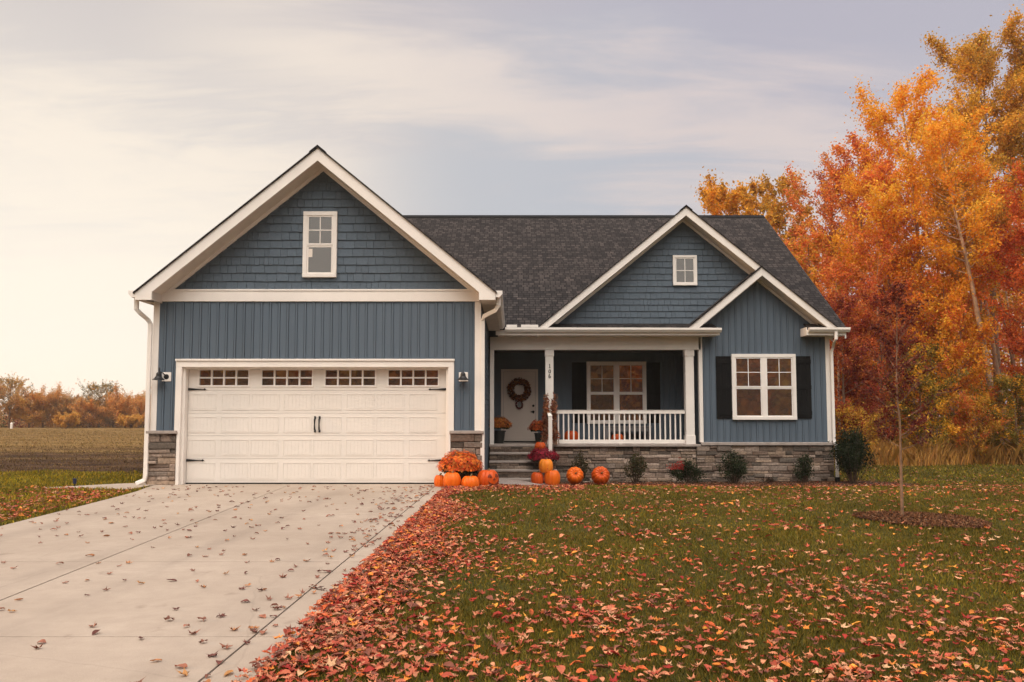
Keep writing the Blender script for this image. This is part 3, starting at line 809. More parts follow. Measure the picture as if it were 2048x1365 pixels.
mb = MB(); mb.box(gx1, bx0, BF + .171, PW, bmz0 + .05, bmz0 + .08); part(mb, 'porch_ceiling', 'ceil')
# behind-gutter closure above porch between gable wall and roof
mb = MB(); mb.box(gx1 + .03, bx1 - .1, BF + .10, BF + .16, MZ0 - .16, MZ0 + .19); part(mb, 'porch_header', 'blue')
FZ = az(889, BF)                     # porch floor
# bay wall
bpl = [(-SL, 1, topb(bcx) - .2 - SL * bcx), (SL, 1, topb(bcx) - .2 + SL * bcx)]
bz0 = az(885, BF)
mb = MB(); batten_siding(mb, facing(BF - .001), rect(bx0 + .09, bx1 - .1, bz0, bapz), bpl, phase=.05); part(mb, 'bay_wall', 'blue')
for a, b_, zt in ((bx0, bx0 + .09, MZ0 - .171), (bx1 - .1, bx1 + .01, MZ0 - .171)):
    mb = MB(); mb.box(a, b_, BF - .03, BF + .1, bz0 + .002, zt); part(mb, 'corner_board', 'white', bevel=.003)
mb = MB(); lap_siding(mb, sideL(bx0 + .02), BF + .101, PW, .5, 3.3); part(mb, 'bay_side_wall', 'blue')
# stone base
mb = MB(); stones(mb, facing(BF - .03), bx0 - .1, bx1 + .03, GZ - .06, bz0 - .075, seed=11); part(mb, 'stone_base', 'stone')
mb = MB(); stones(mb, sideR(bx1 + .0), BF - .01, 31.2, GZ - .06, bz0 - .075, seed=13); part(mb, 'stone_base', 'stone')
mb = MB(); mb.box(bx0 + .02, bx1 + .06, BF - .115, BF, bz0 - .075, bz0 + .001); part(mb, 'stone_sill', 'slab', bevel=.01)
mb = MB(); stones(mb, facing(BF + .02), 1.06, bx0 - .1, GZ - .06, FZ - .055, seed=12); part(mb, 'stone_base', 'stone')
mb = MB(); mb.box(gx1 + .01, bx0 - .002, BF - .10, PW, FZ - .055, FZ); part(mb, 'porch_floor', 'slab', bevel=.006)
# steps
mb = MB(); nst = 5; rise = (FZ - GZ) / nst
steps = None
for k in range(1, nst):
    y0 = BF - .10 - .28 * k; zt = FZ - rise * k
    stones(mb, facing(y0 + .02), gx1 + .03, 1.04, zt - rise - .01, zt - .045, seed=20 + k, hmin=.05, hmax=.09, dmax=.03, tone=.8)
    stones(mb, sideR(1.03), y0 + .01, y0 + .30, GZ - .05, zt - .045, seed=30 + k, dmax=.025, tone=.8)
stones(mb, facing(BF - .08), gx1 + .03, 1.04, FZ - rise - .01, FZ - .058, seed=20, hmin=.05, hmax=.09, dmax=.025, tone=.8)
stp = part(mb, 'steps', 'stone')
for k in range(1, nst):
    y0 = BF - .10 - .28 * k; zt = FZ - rise * k
    mb = MB(); mb.box(gx1 + .03, 1.07, y0 - .03, y0 + .30, zt - .045, zt); mb.obj('tread', 'slab', stp, bevel=.008)
# porch back wall
wpl = ()
mb = MB(); batten_siding(mb, facing(PW), rect(gx1, bx0, FZ, bmz0 + .06), phase=.02); part(mb, 'porch_wall', 'blue')
mb = MB(); mb.box(gx1 + .03, gx1 + .13, BF - .02, BF + .15, FZ, bmz0 - .001); part(mb, 'corner_board', 'white')
# columns
def column(x0, x1):
    mb = MB(); y0, y1 = BF - .02, BF - .02 + (x1 - x0); mb.box(x0, x1, y0, y1, FZ + .001, bmz0 - .001)
    c = part(mb, 'column', 'white', bevel=.004)
    mb = MB(); mb.box(x0 - .012, x1 + .012, y0 - .012, y1 + .012, bmz0 - .14, bmz0 - .003); mb.box(x0 - .018, x1 + .018, y0 - .018, y1 + .018, bmz0 - .155, bmz0 - .141); mb.obj('capital', 'white', c, bevel=.003)
    mb = MB(); mb.box(x0 - .015, x1 + .015, y0 - .015, y1 + .015, FZ + .002, FZ + .22); mb.obj('column_base', 'white', c, bevel=.003)
    return c
cA = column(ax(1091, 780, BF), ax(1107, 780, BF)); cB = column(ax(1371, 780, BF), ax(1388, 780, BF))
# house numbers on the left column
NUM = {'1': [[(.0, .0), (.04, .0), (.04, .012), (.027, .012), (.027, .1), (.017, .1), (-.002, .082), (.004, .074), (.013, .082), (.013, .012), (.0, .012)]]}
def ring(cx, cz, rx, rz, t, y, n=18):
    mb_ = MB()
    for i in range(n):
        a, b2 = 2 * math.pi * i / n, 2 * math.pi * (i + 1) / n
        q = [(cx + rx * math.cos(a), cz + rz * math.sin(a)), (cx + rx * math.cos(b2), cz + rz * math.sin(b2)), (cx + (rx - t) * math.cos(b2), cz + (rz - t) * math.sin(b2)), (cx + (rx - t) * math.cos(a), cz + (rz - t) * math.sin(a))]
        mb_.prism(facing(y), q, 0, .012)
    return mb_
nx0 = ax(1099.3, 735, BF); ny = BF - .021
def zpx(p): return az(p, BF)
mb = MB(); z0 = zpx(736.5); mb.prism(facing(ny), [(nx0 - .02 + a, z0 + b2) for a, b2 in NUM['1'][0]], 0, .012); mb.obj('house_number', 'metal', cA)
mb = ring(nx0, (zpx(745.5) + zpx(740.5)) / 2 - .005, .032, .048, .016, ny); mb.obj('house_number', 'metal', cA)
zc_ = zpx(754.5); mb = ring(nx0, zc_, .030, .032, .015, ny)
mb.prism(facing(ny), [(nx0 - .030, zc_), (nx0 - .015, zc_), (nx0 - .011, zc_ + .04), (nx0 + .010, zc_ + .068), (nx0 - .008, zc_ + .072), (nx0 - .026, zc_ + .045)], .0005, .0125)
mb.obj('house_number', 'metal', cA)
# railing
ra, rb = ax(1108, 850, BF), ax(1371, 850, BF)
zt1, zt0 = az(821.5, BF), az(828, BF); zb1, zb0 = az(880, BF), az(888, BF)
yr = BF + .065
mb = MB(); mb.box(ra, rb, yr - .04, yr + .04, zt0, zt1); mb.box(ra, rb, yr - .025, yr + .025, zb0, zb1); mb.box(ra, rb, yr - .05, yr + .05, zt1, zt1 + .012)
rail = part(mb, 'railing', 'white', bevel=.004)
nb_ = 25
for i in range(nb_):
    x = ra + (rb - ra) * (i + .9) / (nb_ + .8); mb = MB(); mb.box(x - .017, x + .017, yr - .016, yr + .016, zb1, zt0); mb.obj('baluster', 'white', rail)
xc = ax(1242, 890, BF); mb = MB(); mb.box(xc - .03, xc + .03, yr - .02, yr + .02, FZ, zb0); mb.obj('support_foot', 'white', rail)
# stair newel and short hand rail
mb = MB(); nxx = ax(1100.5, 870, 18.98); mb.box(nxx - .045, nxx + .045, 18.93, 19.02, GZ + rise * 1.0, az(832, 18.98)); 
nw = part(mb, 'newel_post', 'white', bevel=.004)
mb = MB(); zt = az(832, 18.98); mb.ext([(nxx - .05, 18.92, zt), (nxx + .05, 18.92, zt), (nxx + .05, 19.03, zt), (nxx - .05, 19.03, zt)], [(nxx - .01, 18.97, zt + .06), (nxx + .01, 18.97, zt + .06), (nxx + .01, 18.98, zt + .06), (nxx - .01, 18.98, zt + .06)])
mb.obj('post_cap', 'white', nw)
mb = MB(); A = [(nxx - .03, 19.02, zt - .16), (nxx + .03, 19.02, zt - .16), (nxx + .03, 19.02, zt - .10), (nxx - .03, 19.02, zt - .10)]
mb.ext(A, [(x, BF - .03, z + .22) for x, y, z in A]); mb.obj('hand_rail', 'white', nw)
# front door
ddx0, ddx1 = ax(1002, 810, PW), ax(1076, 810, PW); ddz = az(739, PW)
mb = MB(); fr = facing(PW)
mb.prism(fr, rect(ddx0, ddx0 + .065, FZ, ddz - .065), 0, .07); mb.prism(fr, rect(ddx1 - .065, ddx1, FZ, ddz - .065), 0, .07); mb.prism(fr, rect(ddx0, ddx1, ddz - .065, ddz), 0, .072)
part(mb, 'door_frame', 'door', bevel=.003)
mb = MB(); e0, e1 = ddx0 + .07, ddx1 - .07; mb.prism(fr, rect(e0, e1, FZ + .02, ddz - .07), 0, .036)
dz0, dz1 = FZ + .28, ddz - .2
mid = (e0 + e1) / 2
for p0, p1 in ((e0 + .13, mid - .045), (mid + .045, e1 - .13)):
    for q0, q1 in ((FZ + .28, FZ + .85), (FZ + .98, ddz - .22)):
        for r in (rect(p0, p1, q0, q0 + .018), rect(p0, p1, q1 - .018, q1), rect(p0, p0 + .018, q0 + .019, q1 - .019), rect(p1 - .018, p1, q0 + .019, q1 - .019)): mb.prism(fr, r, .034, .047)
fd = part(mb, 'front_door', 'door')
for k, py in enumerate((812, 824)):
    a, z = at(1066.5, py, PW); mb = MB(); mb.lathe([(.0, .065), (.02, .065), (.034, .055), (.034, .03), (0, .03)], (a, PW, z), 14, 'y')
    if k: mb.box(a - .01, a + .012, PW - .075, PW - .06, z - .05, z + .01); mb.box(a - .07, a + .012, PW - .083, PW - .067, z - .01, z + .01)
    mb.obj('door_handle' if k else 'deadbolt', 'metal', fd)
mb = MB(); mb.box(ddx0, ddx1, PW - .12, PW - .001, FZ + .001, FZ + .03); part(mb, 'door_sill', 'black')
# porch window and bay window with shutters
def shutter(Y, a0, a1, z0, z1):
    fr = facing(Y); mb = MB(); n = 3; w = (a1 - a0) / n
    for i in range(n): mb.prism(fr, rect(a0 + i * w + .002, a0 + (i + 1) * w - .002, z0, z1), .027, .046)
    mb.prism(fr, rect(a0 + .004, a1 - .004, z0 + .01, z1 - .01), .0265, .040)
    for z in (z0 + .14, (z0 + z1) / 2, z1 - .14): mb.prism(fr, rect(a0, a1, z - .05, z + .05), .0465, .062)
    part(mb, 'shutter', 'black', bevel=.002)
wz = (az(848, PW), az(724, PW)); wx = (ax(1173, 780, PW), ax(1292, 780, PW))
dh_window(PW - .016, wx[0], wx[1], wz[0], wz[1], 2, label='double window under the porch, partly behind the railing')
shutter(PW, wx[0] - .40, wx[0] - .005, wz[0] + .02, wz[1] - .02); shutter(PW, wx[1] + .005, wx[1] + .38, wz[0] + .02, wz[1] - .02)
wz = (az(840, BF), az(709, BF)); wx = (ax(1462.5, 775, BF), ax(1590.5, 775, BF))
dh_window(BF - .016, wx[0], wx[1], wz[0], wz[1], 2, label='double window in the bay between two black shutters', mull=.11, case=.085)
shutter(BF, wx[0] - .385, wx[0] - .003, wz[0] + .03, wz[1] - .05); shutter(BF, wx[1] + .003, wx[1] + .385, wz[0] + .03, wz[1] - .05)
# bay downspout
sx_ = ax(1670, 680, MY0)
spout([(sx_, MY0 - .06, MZ0 - .09), (sx_, MY0 - .06, az(680, MY0)), (sx_ - .02, MY0 + .0, az(684, MY0)), (bx1 + .06, BF - .1, az(697, BF)), (bx1 + .035, BF - .07, az(704, BF)), (bx1 + .035, BF - .07, bz0 + .05), (bx1 + .05, BF - .09, bz0 - .0), (bx1 + .075, BF - .12, bz0 - .12), (bx1 + .075, BF - .12, GZ + .14)], .07, .05)
mb = MB(); mb.tube([(bx1 + .075, BF - .12, GZ - .02), (bx1 + .075, BF - .12, GZ + .15)], .06, 12); part(mb, 'drain_adapter', 'black')
# wall lamps
def lamp(px, py, dx, rod):
    a, z = at(px, py, GF); fr = facing(GF)
    mb = MB(); mb.prism(fr, rect(a - .085, a + .085, z - .05, z + .12), .0, .03)
    mo = part(mb, 'wall_lamp', 'white', bevel=.006)
    mb = MB(); mb.lathe([(0, .11), (.03, .11), (.045, .085), (.05, .04), (.075, .005), (.105, -.02), (.108, -.03), (.09, -.028), (.05, .0), (0, .01)], (a + dx, GF - .15, z), 24)
    mb.obj('lamp_shade', 'metal', mo, smooth=False)
    mb = MB(); mb.tube([(a, GF - .03, z + .04), (a + dx * .5, GF - .08, z + .10), (a + dx, GF - .14, z + .13), (a + dx, GF - .15, z + .10)], .011, 8)
    mb.lathe([(0, .035), (.045, .035), (.045, .03), (.05, .03), (.05, .0)], (a, GF, z + .035), 16, 'y')
    if rod: mb.tube([(a + dx + .01, GF - .15, z + .1), (a + dx + .01, GF - .15, z + .20)], .012, 8)
    mb.obj('lamp_arm', 'metal', mo)
lamp(927, 758, 0, False); lamp(334, 758, -.09, True)

# ------------------------------------------------------------------ pumpkins
def pumpkin_mesh(rx, rz, ribs=11, depth=.07, seed=0, squash=.0):
    rnd = random.Random(seed); nu, nv = ribs * 8, 22; vs = []; fs = []
    ph = [rnd.uniform(.8, 1.2) for _ in range(ribs)]
    for i in range(nv + 1):
        t = math.pi * i / nv
        for j in range(nu):
            a = 2 * math.pi * j / nu; k = int(j / 8); c = abs(math.sin(ribs * a / 2))
            groove = 1 - depth * ph[k] * (1 - c ** .6) * math.sin(t) ** .5
            r = rx * math.sin(t) ** .82 * groove if 0 < i < nv else 0.0001
            dimple = 1 - .22 * math.exp(-(math.sin(t) / .35) ** 2)
            z = rz * math.copysign(abs(math.cos(t)) ** .9, math.cos(t)) * dimple * (1 - .05 * (1 - c))
            vs.append((r * math.cos(a), r * math.sin(a), z + rz * .86))
    for i in range(nv):
        for j in range(nu): fs.append((i * nu + j, (i + 1) * nu + j, (i + 1) * nu + (j + 1) % nu, i * nu + (j + 1) % nu))
    mb = MB(); mb.add(vs, fs); return mb
def pumpkin(name, loc, w, h, label, m='pk', seed=0, ribs=11, rot=0, tilt=(0, 0), depth=.07, stem=True, group='pumpkins round the front steps'):
    o = empty(name, loc, label, 'pumpkin', group, rot); o.rotation_euler = (tilt[0], tilt[1], rot)
    mb = pumpkin_mesh(w / 2, h / 2 / .93, ribs, depth, seed); s = mb.obj('skin', m, o, False, smooth=True)
    if stem:
        mb = MB(); zt = h * .86; mb.tube([(0, 0, zt - .03), (.004, 0, zt + .012), (.016, .004, zt + .035), (.034, .01, zt + .05)], [.028, .017, .013, .015], 7); mb.obj('stem', 'stemp', o, False)
    return o
def gpos(px, pyb, Y, z=None):
    x, zz_ = at(px, pyb, Y); return (x, Y, zz_ if z is None else z)
pumpkin('pumpkin', gpos(879, 981, 14.42, -.02), .20, .25, 'smallest plain orange pumpkin at the driveway end of the row by the garage', seed=1)
pumpkin('pumpkin', gpos(904, 984, 14.18, -.035), .32, .335, 'tall smooth orange pumpkin in front of the big orange chrysanthemum', seed=2, ribs=13, depth=.04)
pumpkin('pumpkin', gpos(940.5, 984, 14.15, -.045), .33, .28, 'squat orange pumpkin between the tall pumpkin and the carved one', seed=3, ribs=10)
jp = pumpkin('carved_pumpkin', gpos(975.5, 979, 14.45, -.07), 0.41, .40, 'deep orange pumpkin carved with a smiling face beside the stone steps', m='pk_red', seed=4, ribs=10)
def on_skin(ang, z, rx, zc, rz, out=.0):   # point on an ellipsoid, ang measured from the street side
    s = math.sqrt(max(0.02, 1 - ((z - zc) / rz) ** 2)) ** .82; r = rx * s + out
    return (r * math.sin(ang), -r * math.cos(ang), z)
def patch(pts, rx, zc, rz, name, par, th=.006, m='cavity'):
    mb = MB(); mb.ext([on_skin(a, z, rx, zc, rz, th) for a, z in pts], [on_skin(a, z, rx, zc, rz, -.03) for a, z in pts]); mb.obj(name, m, par, False)
sY = 18.35; sg_ = lambda x, y: float(H(x, y)) + .045
def gp(px, Y): x = ax(px, 970, Y); return (x, Y, sg_(x, Y))
def strip(pa, pb, name):                 # a band between two rows of (angle, height) that hugs the skin
    mb = MB()
    for k in range(len(pa) - 1):
        q = [pa[k], pa[k + 1], pb[k + 1], pb[k]]
        mb.ext([on_skin(a, z, .205, .186, .215, .010) for a, z in q], [on_skin(a, z, .205, .186, .215, -.02) for a, z in q])
    mb.obj(name, 'cavity', jp, False)
for c_ in (.22, 1.0):
    t_ = np.linspace(-.19, .19, 7); strip([(c_ + a, .262 - .012 * (a / .19) ** 2) for a in t_], [(c_ + a, .312 - .040 * (a / .19) ** 2) for a in t_], 'eye')
t_ = np.linspace(-.13, .13, 5); strip([(.62 + a, .205) for a in t_], [(.62 + a, .245 - abs(a) * .28) for a in t_], 'nose')
t_ = np.linspace(0, 1, 15); strip([(.08 + 1.06 * t, .175 - .105 * math.sin(math.pi * t)) for t in t_], [(.08 + 1.06 * t, .188 - .055 * math.sin(math.pi * t)) for t in t_], 'mouth')
pumpkin('pumpkin', gp(1074.5, 18.3), .30, .33, 'red-orange pumpkin at the left foot of the stack beside the steps', m='pk_red', seed=5, depth=.05)
pumpkin('pumpkin', gp(1104.5, 18.25), .37, .385, 'large smooth orange pumpkin at the right foot of the stack beside the steps', seed=6, depth=.05)
b0 = gp(1090, 18.3)
pp = pumpkin('pumpkin', (b0[0] + .02, 18.28, b0[2] + .30), .33, .33, 'pale yellow-orange marked pumpkin on top of two others', m='pk_pale', seed=7, rot=.2, ribs=12, depth=.06)
patch([(-.06, .10), (-.02, .28), (.05, .29), (.08, .18), (.04, .08)], .165, .152, .176, 'marking', pp, .003, 'pk_red')
def gp2(px, Y): x = ax(px, 965, Y); return (x, Y, float(H(x, Y)) + .02)
pumpkin('pumpkin', gp2(1150, 18.75), .41, .35, 'low pumpkin lying stem forward under the first shrub of the porch wall', seed=8, tilt=(1.15, 0), ribs=11)
pumpkin('pumpkin', gp2(1201, 18.6), .43, .40, 'round red-orange pumpkin lying stem forward, farthest right on the lawn edge', m='pk_red', seed=9, tilt=(1.15, 0), ribs=12)
for o in bpy.data.objects:
    if o.name.startswith('pumpkin') and o.type == 'EMPTY' and abs(o.rotation_euler[0]) > 1: o.location.z += .17; o.location.y += .16
st3y = BF - .10 - .28 * 1 + .1; pumpkin('pumpkin', (ax(1080.5, 890, st3y), st3y, FZ - rise + .0), .28, .27, 'small red-orange pumpkin on the top step under the right chrysanthemum', m='pk_red', seed=10)
pumpkin('pumpkin', (ax(1143, 880, 20.9), 20.9, FZ), .39, .34, 'square-shouldered red pumpkin on the porch floor behind the left balusters', m='pk_red', seed=11, ribs=9)
pumpkin('pumpkin', (ax(1235, 880, 20.7), 20.7, FZ), .32, .26, 'dark red pumpkin on the porch floor in front of the bench', m='pk_red', seed=12)
pumpkin('pumpkin', (ax(1214, 880, 20.5), 20.5, FZ), .15, .11, 'tiny orange gourd on the porch floor beside the dark red pumpkin', seed=13, ribs=8)

# ------------------------------------------------------------------ small foliage helpers
def rand_quads(rng, P, size, asp=.6, up=0.0):
    """one rhombic leaf per point; returns verts, faces"""
    n = len(P); d = rng.normal(size=(n, 3)); d[:, 2] += up; d /= np.linalg.norm(d, axis=1)[:, None]
    e = rng.normal(size=(n, 3)); e -= d * (e * d).sum(1)[:, None]; e /= np.linalg.norm(e, axis=1)[:, None]
    s = (size * rng.uniform(.65, 1.3, n))[:, None]
    V = np.stack([P - d * s * .5, P + e * s * asp * .5, P + d * s * .5, P - e * s * asp * .5], 1).reshape(-1, 3)
    F = np.arange(4 * n).reshape(n, 4); return V, F
def pal(rng, palette, n, idx=None, j=.18):
    p = np.array(palette); i = rng.integers(0, len(p), n) if idx is None else idx
    return np.clip(p[i] * rng.uniform(1 - j, 1 + j, (n, 1)) * rng.uniform(.92, 1.08, (n, 3)), 0, .95)
def mum(name, loc, w, h, label, petals, seed, pot=True, potm='pot', potr=.13, poth=.24, group='potted chrysanthemums by the entrance', dens=1.0):
    o = empty(name, loc, label, 'potted plant', group); rng = np.random.default_rng(seed)
    ph = poth if pot else .02
    if pot:
        mb = MB(); mb.lathe([(0, 0), (potr * .72, 0), (potr * .95, ph * .88), (potr * 1.06, ph * .88), (potr * 1.06, ph), (potr * .95, ph), (potr * .9, ph * .85), (0, ph * .85)], n=24); mb.obj('pot', potm, o, False)
    hh = h - ph; n = int(1500 * dens)
    u = rng.uniform(0, 1, n); ph_ = rng.uniform(0, 2 * np.pi, n); ct = rng.uniform(-.35, 1, n); r = u ** .33 * .9
    P = np.stack([np.cos(ph_) * np.sqrt(1 - ct ** 2) * r * w / 2, np.sin(ph_) * np.sqrt(1 - ct ** 2) * r * w / 2, ph + hh * .30 + ct * r * hh * .62], 1)
    V, F = rand_quads(rng, P, .05, .5); C = np.repeat(pal(rng, [(.022, .035, .010), (.035, .05, .012), (.015, .02, .008)], n), 4, 0)
    link('foliage', npmesh('foliage', V, F, C, 'petal'), o)
    # flower heads over the dome
    m_ = int(520 * dens * (w / .6) ** 2 + 120); k = np.arange(m_) + .5
    ct = 1 - k / m_ * 1.12; ph_ = k * 2.39996; st = np.sqrt(np.clip(1 - ct ** 2, 0, 1))
    bumpy = 1 + .05 * np.sin(ph_ * 3 + seed) + .05 * np.sin(ct * 9 + ph_ * 2) + rng.normal(0, .065, m_)
    c = np.stack([np.cos(ph_) * st * w / 2 * bumpy, np.sin(ph_) * st * w / 2 * bumpy, ph + hh * .34 + ct * hh * .66 * bumpy], 1)
    nrm_ = np.stack([np.cos(ph_) * st, np.sin(ph_) * st, ct + .35], 1); nrm_ += rng.normal(0, .2, nrm_.shape); nrm_ /= np.linalg.norm(nrm_, axis=1)[:, None]
    a = np.cross(nrm_, [0, 0, 1.0]); a /= np.linalg.norm(a, axis=1)[:, None] + 1e-9; b2 = np.cross(nrm_, a)
    VV, FF, CC = [], [], []; q = 0
    colr = pal(rng, petals, m_, j=.38); s = .022 * rng.uniform(.65, 1.35, m_)
    for rr, lift, npt in ((1.0, .0, 7), (.55, .35, 5)):
        for t in range(npt):
            t0 = 2 * np.pi * t / npt; t1 = 2 * np.pi * (t + .86) / npt; tm = (t0 + t1) / 2
            def pt_(ang, rad, lf): return c + (a * math.cos(ang) + b2 * math.sin(ang)) * (s * rad)[:, None] + nrm_ * (s * lf)[:, None]
            quad = np.stack([pt_(tm, .08, lift + .1), pt_(t0, rr * .8, lift + .15), pt_(tm, rr * 1.1, lift + .28), pt_(t1, rr * .8, lift + .15)], 1)
            VV.append(quad.reshape(-1, 3)); FF.append(np.arange(4 * m_).reshape(m_, 4) + q); q += 4 * m_
            CC.append(np.repeat(colr * (1.0 if rr == 1 else .85), 4, 0))
    link('blossoms', npmesh('blossoms', np.concatenate(VV), np.concatenate(FF), np.concatenate(CC), 'petal'), o)
    return o
ORG = [(.66, .12, .015), (.74, .17, .02), (.54, .07, .012), (.72, .22, .03)]
RUST = [(.42, .13, .02), (.50, .18, .03), (.32, .08, .015)]
mum('potted_chrysanthemum', gpos(920, 975, 14.55, -.03), .72, .64, 'largest orange chrysanthemum, in a dark pot behind the driveway pumpkins', ORG, 3, potr=.2, poth=.22, dens=1.5)
mum('potted_chrysanthemum', (ax(998, 880, 20.6), 20.6, FZ), .62, .66, 'rust-orange chrysanthemum in a tall black pot left of the front door', RUST, 4, potr=.17, poth=.33)
mum('potted_chrysanthemum', (ax(1078, 880, 20.45), 20.45, FZ), .48, .58, 'orange-red chrysanthemum in a black pot right of the front door', [(.5, .09, .02), (.42, .06, .015), (.58, .15, .03)], 5, potr=.12, poth=.27)
k2y = BF - .10 - .28 * 3 + .12
mum('potted_chrysanthemum', (ax(1087, 930, k2y), k2y, FZ - rise * 3), .70, .50, 'magenta chrysanthemum on a lower step behind the pale pumpkin', [(.24, .008, .022), (.32, .012, .035), (.17, .006, .016)], 6, potr=.14, poth=.15)

# corn stalks tied to the left column
cs = empty('corn_stalks', (ax(1100, 890, 19.78), 19.78, FZ), 'bundle of dry reddish brown corn stalks tied to the left porch column', 'corn stalks')
rng = np.random.default_rng(5); mb = MB(); rnd = random.Random(3)
P = []
for i in range(34):
    a = rnd.uniform(-1.5, 1.5); r = rnd.uniform(.08, .155); x0 = (r + .02) * math.sin(a) * 1.15; y0 = -.02 - r * math.cos(a) * .5; hh = rnd.uniform(.85, 1.28)
    if abs(x0) < .05: x0 = math.copysign(.07 + rnd.random() * .05, x0)
    sp = rnd.uniform(.8, 1.25); pts = [(x0 * 1.25, y0, 0), (x0 * .85, y0, hh * .55), (x0 * sp, y0, hh)]
    mb.tube(pts, [.010, .009, .004], 5)
    for t in np.linspace(.1, 1, 26):
        P.append((x0 * (1.2 - .35 * min(1, t * 2)) + rnd.gauss(0, .018), y0 + rnd.gauss(0, .02), hh * t))
mb.obj('stalk', M['bark'], cs, False)
P = np.array(P); V, F = rand_quads(rng, P, .13, .28, .9); C = np.repeat(pal(rng, [(.28, .09, .04), (.36, .15, .07), (.20, .05, .025)], len(P)), 4, 0)
link('husks', npmesh('husks', V, F, C, 'petal'), cs)
mb = MB(); mb.tube([(.13 * math.cos(t), .02 + .11 * math.sin(t), .62) for t in np.linspace(0, 2 * math.pi, 20)], .012, 6); mb.obj('twine', 'paper', cs, False)

# wreath
wx_, wz_ = at(1038.5, 780, PW - .07)
wr = empty('wreath', (wx_, PW - .07, wz_), 'round dark red leaf wreath hanging on the cream front door', 'wreath')
n = 1900; t = rng.uniform(0, 2 * np.pi, n); s_ = rng.uniform(0, 2 * np.pi, n); rr = .080 * rng.uniform(.4, 1.15, n)
P = np.stack([(.235 + rr * np.cos(s_)) * np.cos(t), rr * np.sin(s_) * .8, (.235 + rr * np.cos(s_)) * np.sin(t)], 1)
V, F = rand_quads(rng, P, .065, .55); C = np.repeat(pal(rng, [(.10, .018, .010), (.16, .035, .012), (.08, .03, .015), (.34, .12, .02), (.24, .08, .03)], n), 4, 0)
link('leaves', npmesh('leaves', V, F, C, 'petal'), wr)
mb = MB(); mb.box(-.012, .012, .035, .042, .2, .53); mb.obj('ribbon', 'ribbon', wr, False)
n = 160; t = rng.uniform(0, 2 * np.pi, n); P = np.stack([.085 * np.cos(t) * rng.uniform(.8, 1.2, n), rng.normal(0, .015, n), -.40 + .105 * np.sin(t) * rng.uniform(.85, 1.15, n)], 1)
V, F = rand_quads(rng, P, .05, .6); C = np.repeat(pal(rng, [(.14, .02, .03), (.20, .05, .05), (.10, .015, .03)], n), 4, 0)
link('pendant', npmesh('pendant', V, F, C, 'petal'), wr)
mb = MB(); mb.prism(lambda a, z, d: (a, -d, z), [(0, -.49), (.045, -.42), (.045, -.36), (0, -.32), (-.045, -.36), (-.045, -.42)], -.01, .01); mb.obj('pendant_plate', 'bench', wr, False)

# bench on the porch
be = empty('bench', (ax(1255, 870, 21.2), 21.2, FZ), 'low dark grey bench standing below the porch window', 'bench')
mb = MB(); mb.box(-.62, .62, -.2, .2, .40, .44); mb.obj('seat', 'bench', be, False, bevel=.004)
for sx2 in (-1, 1):
    for sy in (-1, 1): mb = MB(); mb.box(sx2 * .56 - .03, sx2 * .56 + .03, sy * .15 - .03, sy * .15 + .03, 0, .40); mb.obj('leg', 'bench', be, False)
mb = MB(); mb.box(-.60, .60, -.17, -.15, .30, .40); mb.box(-.60, .60, .15, .17, .30, .40); mb.obj('apron', 'bench', be, False)

# ------------------------------------------------------------------ shrubs
def shrub(loc, w, h, label, seed, palette, n=2600, ls=.05, extra=None, name='shrub', cone=False):
    o = empty(name, loc, label, 'shrub', 'shrubs in the bed along the house'); rng = np.random.default_rng(seed); rnd = random.Random(seed)
    mb = MB(); tips = []
    ns = (44 if h > 1 else 26) if h > .5 else 12
    for i in range(ns):
        a = rnd.uniform(0, 6.28); rr = rnd.uniform(.02, 1) ** (.6 if h < 1 else 1.0); tx, ty = math.cos(a) * rr * w / 2, math.sin(a) * rr * w / 2
        if cone: hh = h * (1 - .75 * rr ** 1.3) * rnd.uniform(.8, 1.03)
        else: hh = h * (1 - .42 * rr ** 2) * rnd.uniform(.72, 1.05)
        p = [(tx * .1, ty * .1, -.02), (tx * .55, ty * .55, hh * .4), (tx * .9, ty * .9, hh * .75), (tx, ty, hh)]
        mb.tube(p, [.009, .007, .005, .003], 4); tips.append(np.array(p))
    mb.obj('stems', 'dark_bark', o, False)
    T = np.array(tips); k = rng.integers(0, len(T), n); s = rng.uniform(.25, 1.0, n) ** .8 * 2.999; i0 = s.astype(int); f = (s - i0)[:, None]
    P = T[k, i0] * (1 - f) + T[k, np.minimum(i0 + 1, 3)] * f + rng.normal(0, w * .075, (n, 3)) * np.array([1, 1, .8]); P[:, 2] = np.maximum(P[:, 2], .02)
    V, F = rand_quads(rng, P, ls, .5); C = pal(rng, palette, n)
    if extra is not None:
        msk = (P[:, 0] < -w * .12) & (P[:, 2] > h * .62); C[msk] = pal(rng, extra, msk.sum())
    link('foliage', npmesh('foliage', V, F, np.repeat(C, 4, 0), 'leaf'), o); return o
DG = [(.020, .032, .010), (.032, .045, .014), (.014, .022, .008)]
OG = [(.045, .050, .016), (.065, .06, .02), (.03, .035, .012), (.10, .06, .025)]
def bed(px, Y=19.3): x = ax(px, 965, Y); return (x, Y, float(H(x, Y)))
shrub(bed(1160), .46, .86, 'sparse olive shrub behind the low pumpkin, nearest the steps', 41, OG, 1100, .045)
shrub(bed(1271), .62, .80, 'loose olive-brown shrub against the porch wall, right of the last pumpkin', 42, OG, 1900, .045)
shrub(bed(1374), .82, .60, 'wide low dark shrub with a red sprig on its upper left', 43, DG, 2900, .045, extra=[(.45, .03, .03), (.35, .05, .03)])
shrub(bed(1469), .74, .86, 'upright dark green shrub left of centre under the bay window', 44, DG, 3000, .045)
shrub(bed(1538, 19.2), .34, .22, 'tiny low shrub with reddish tips between the two bay window shrubs', 45, [(.03, .03, .012), (.08, .03, .02)], 450, .035)
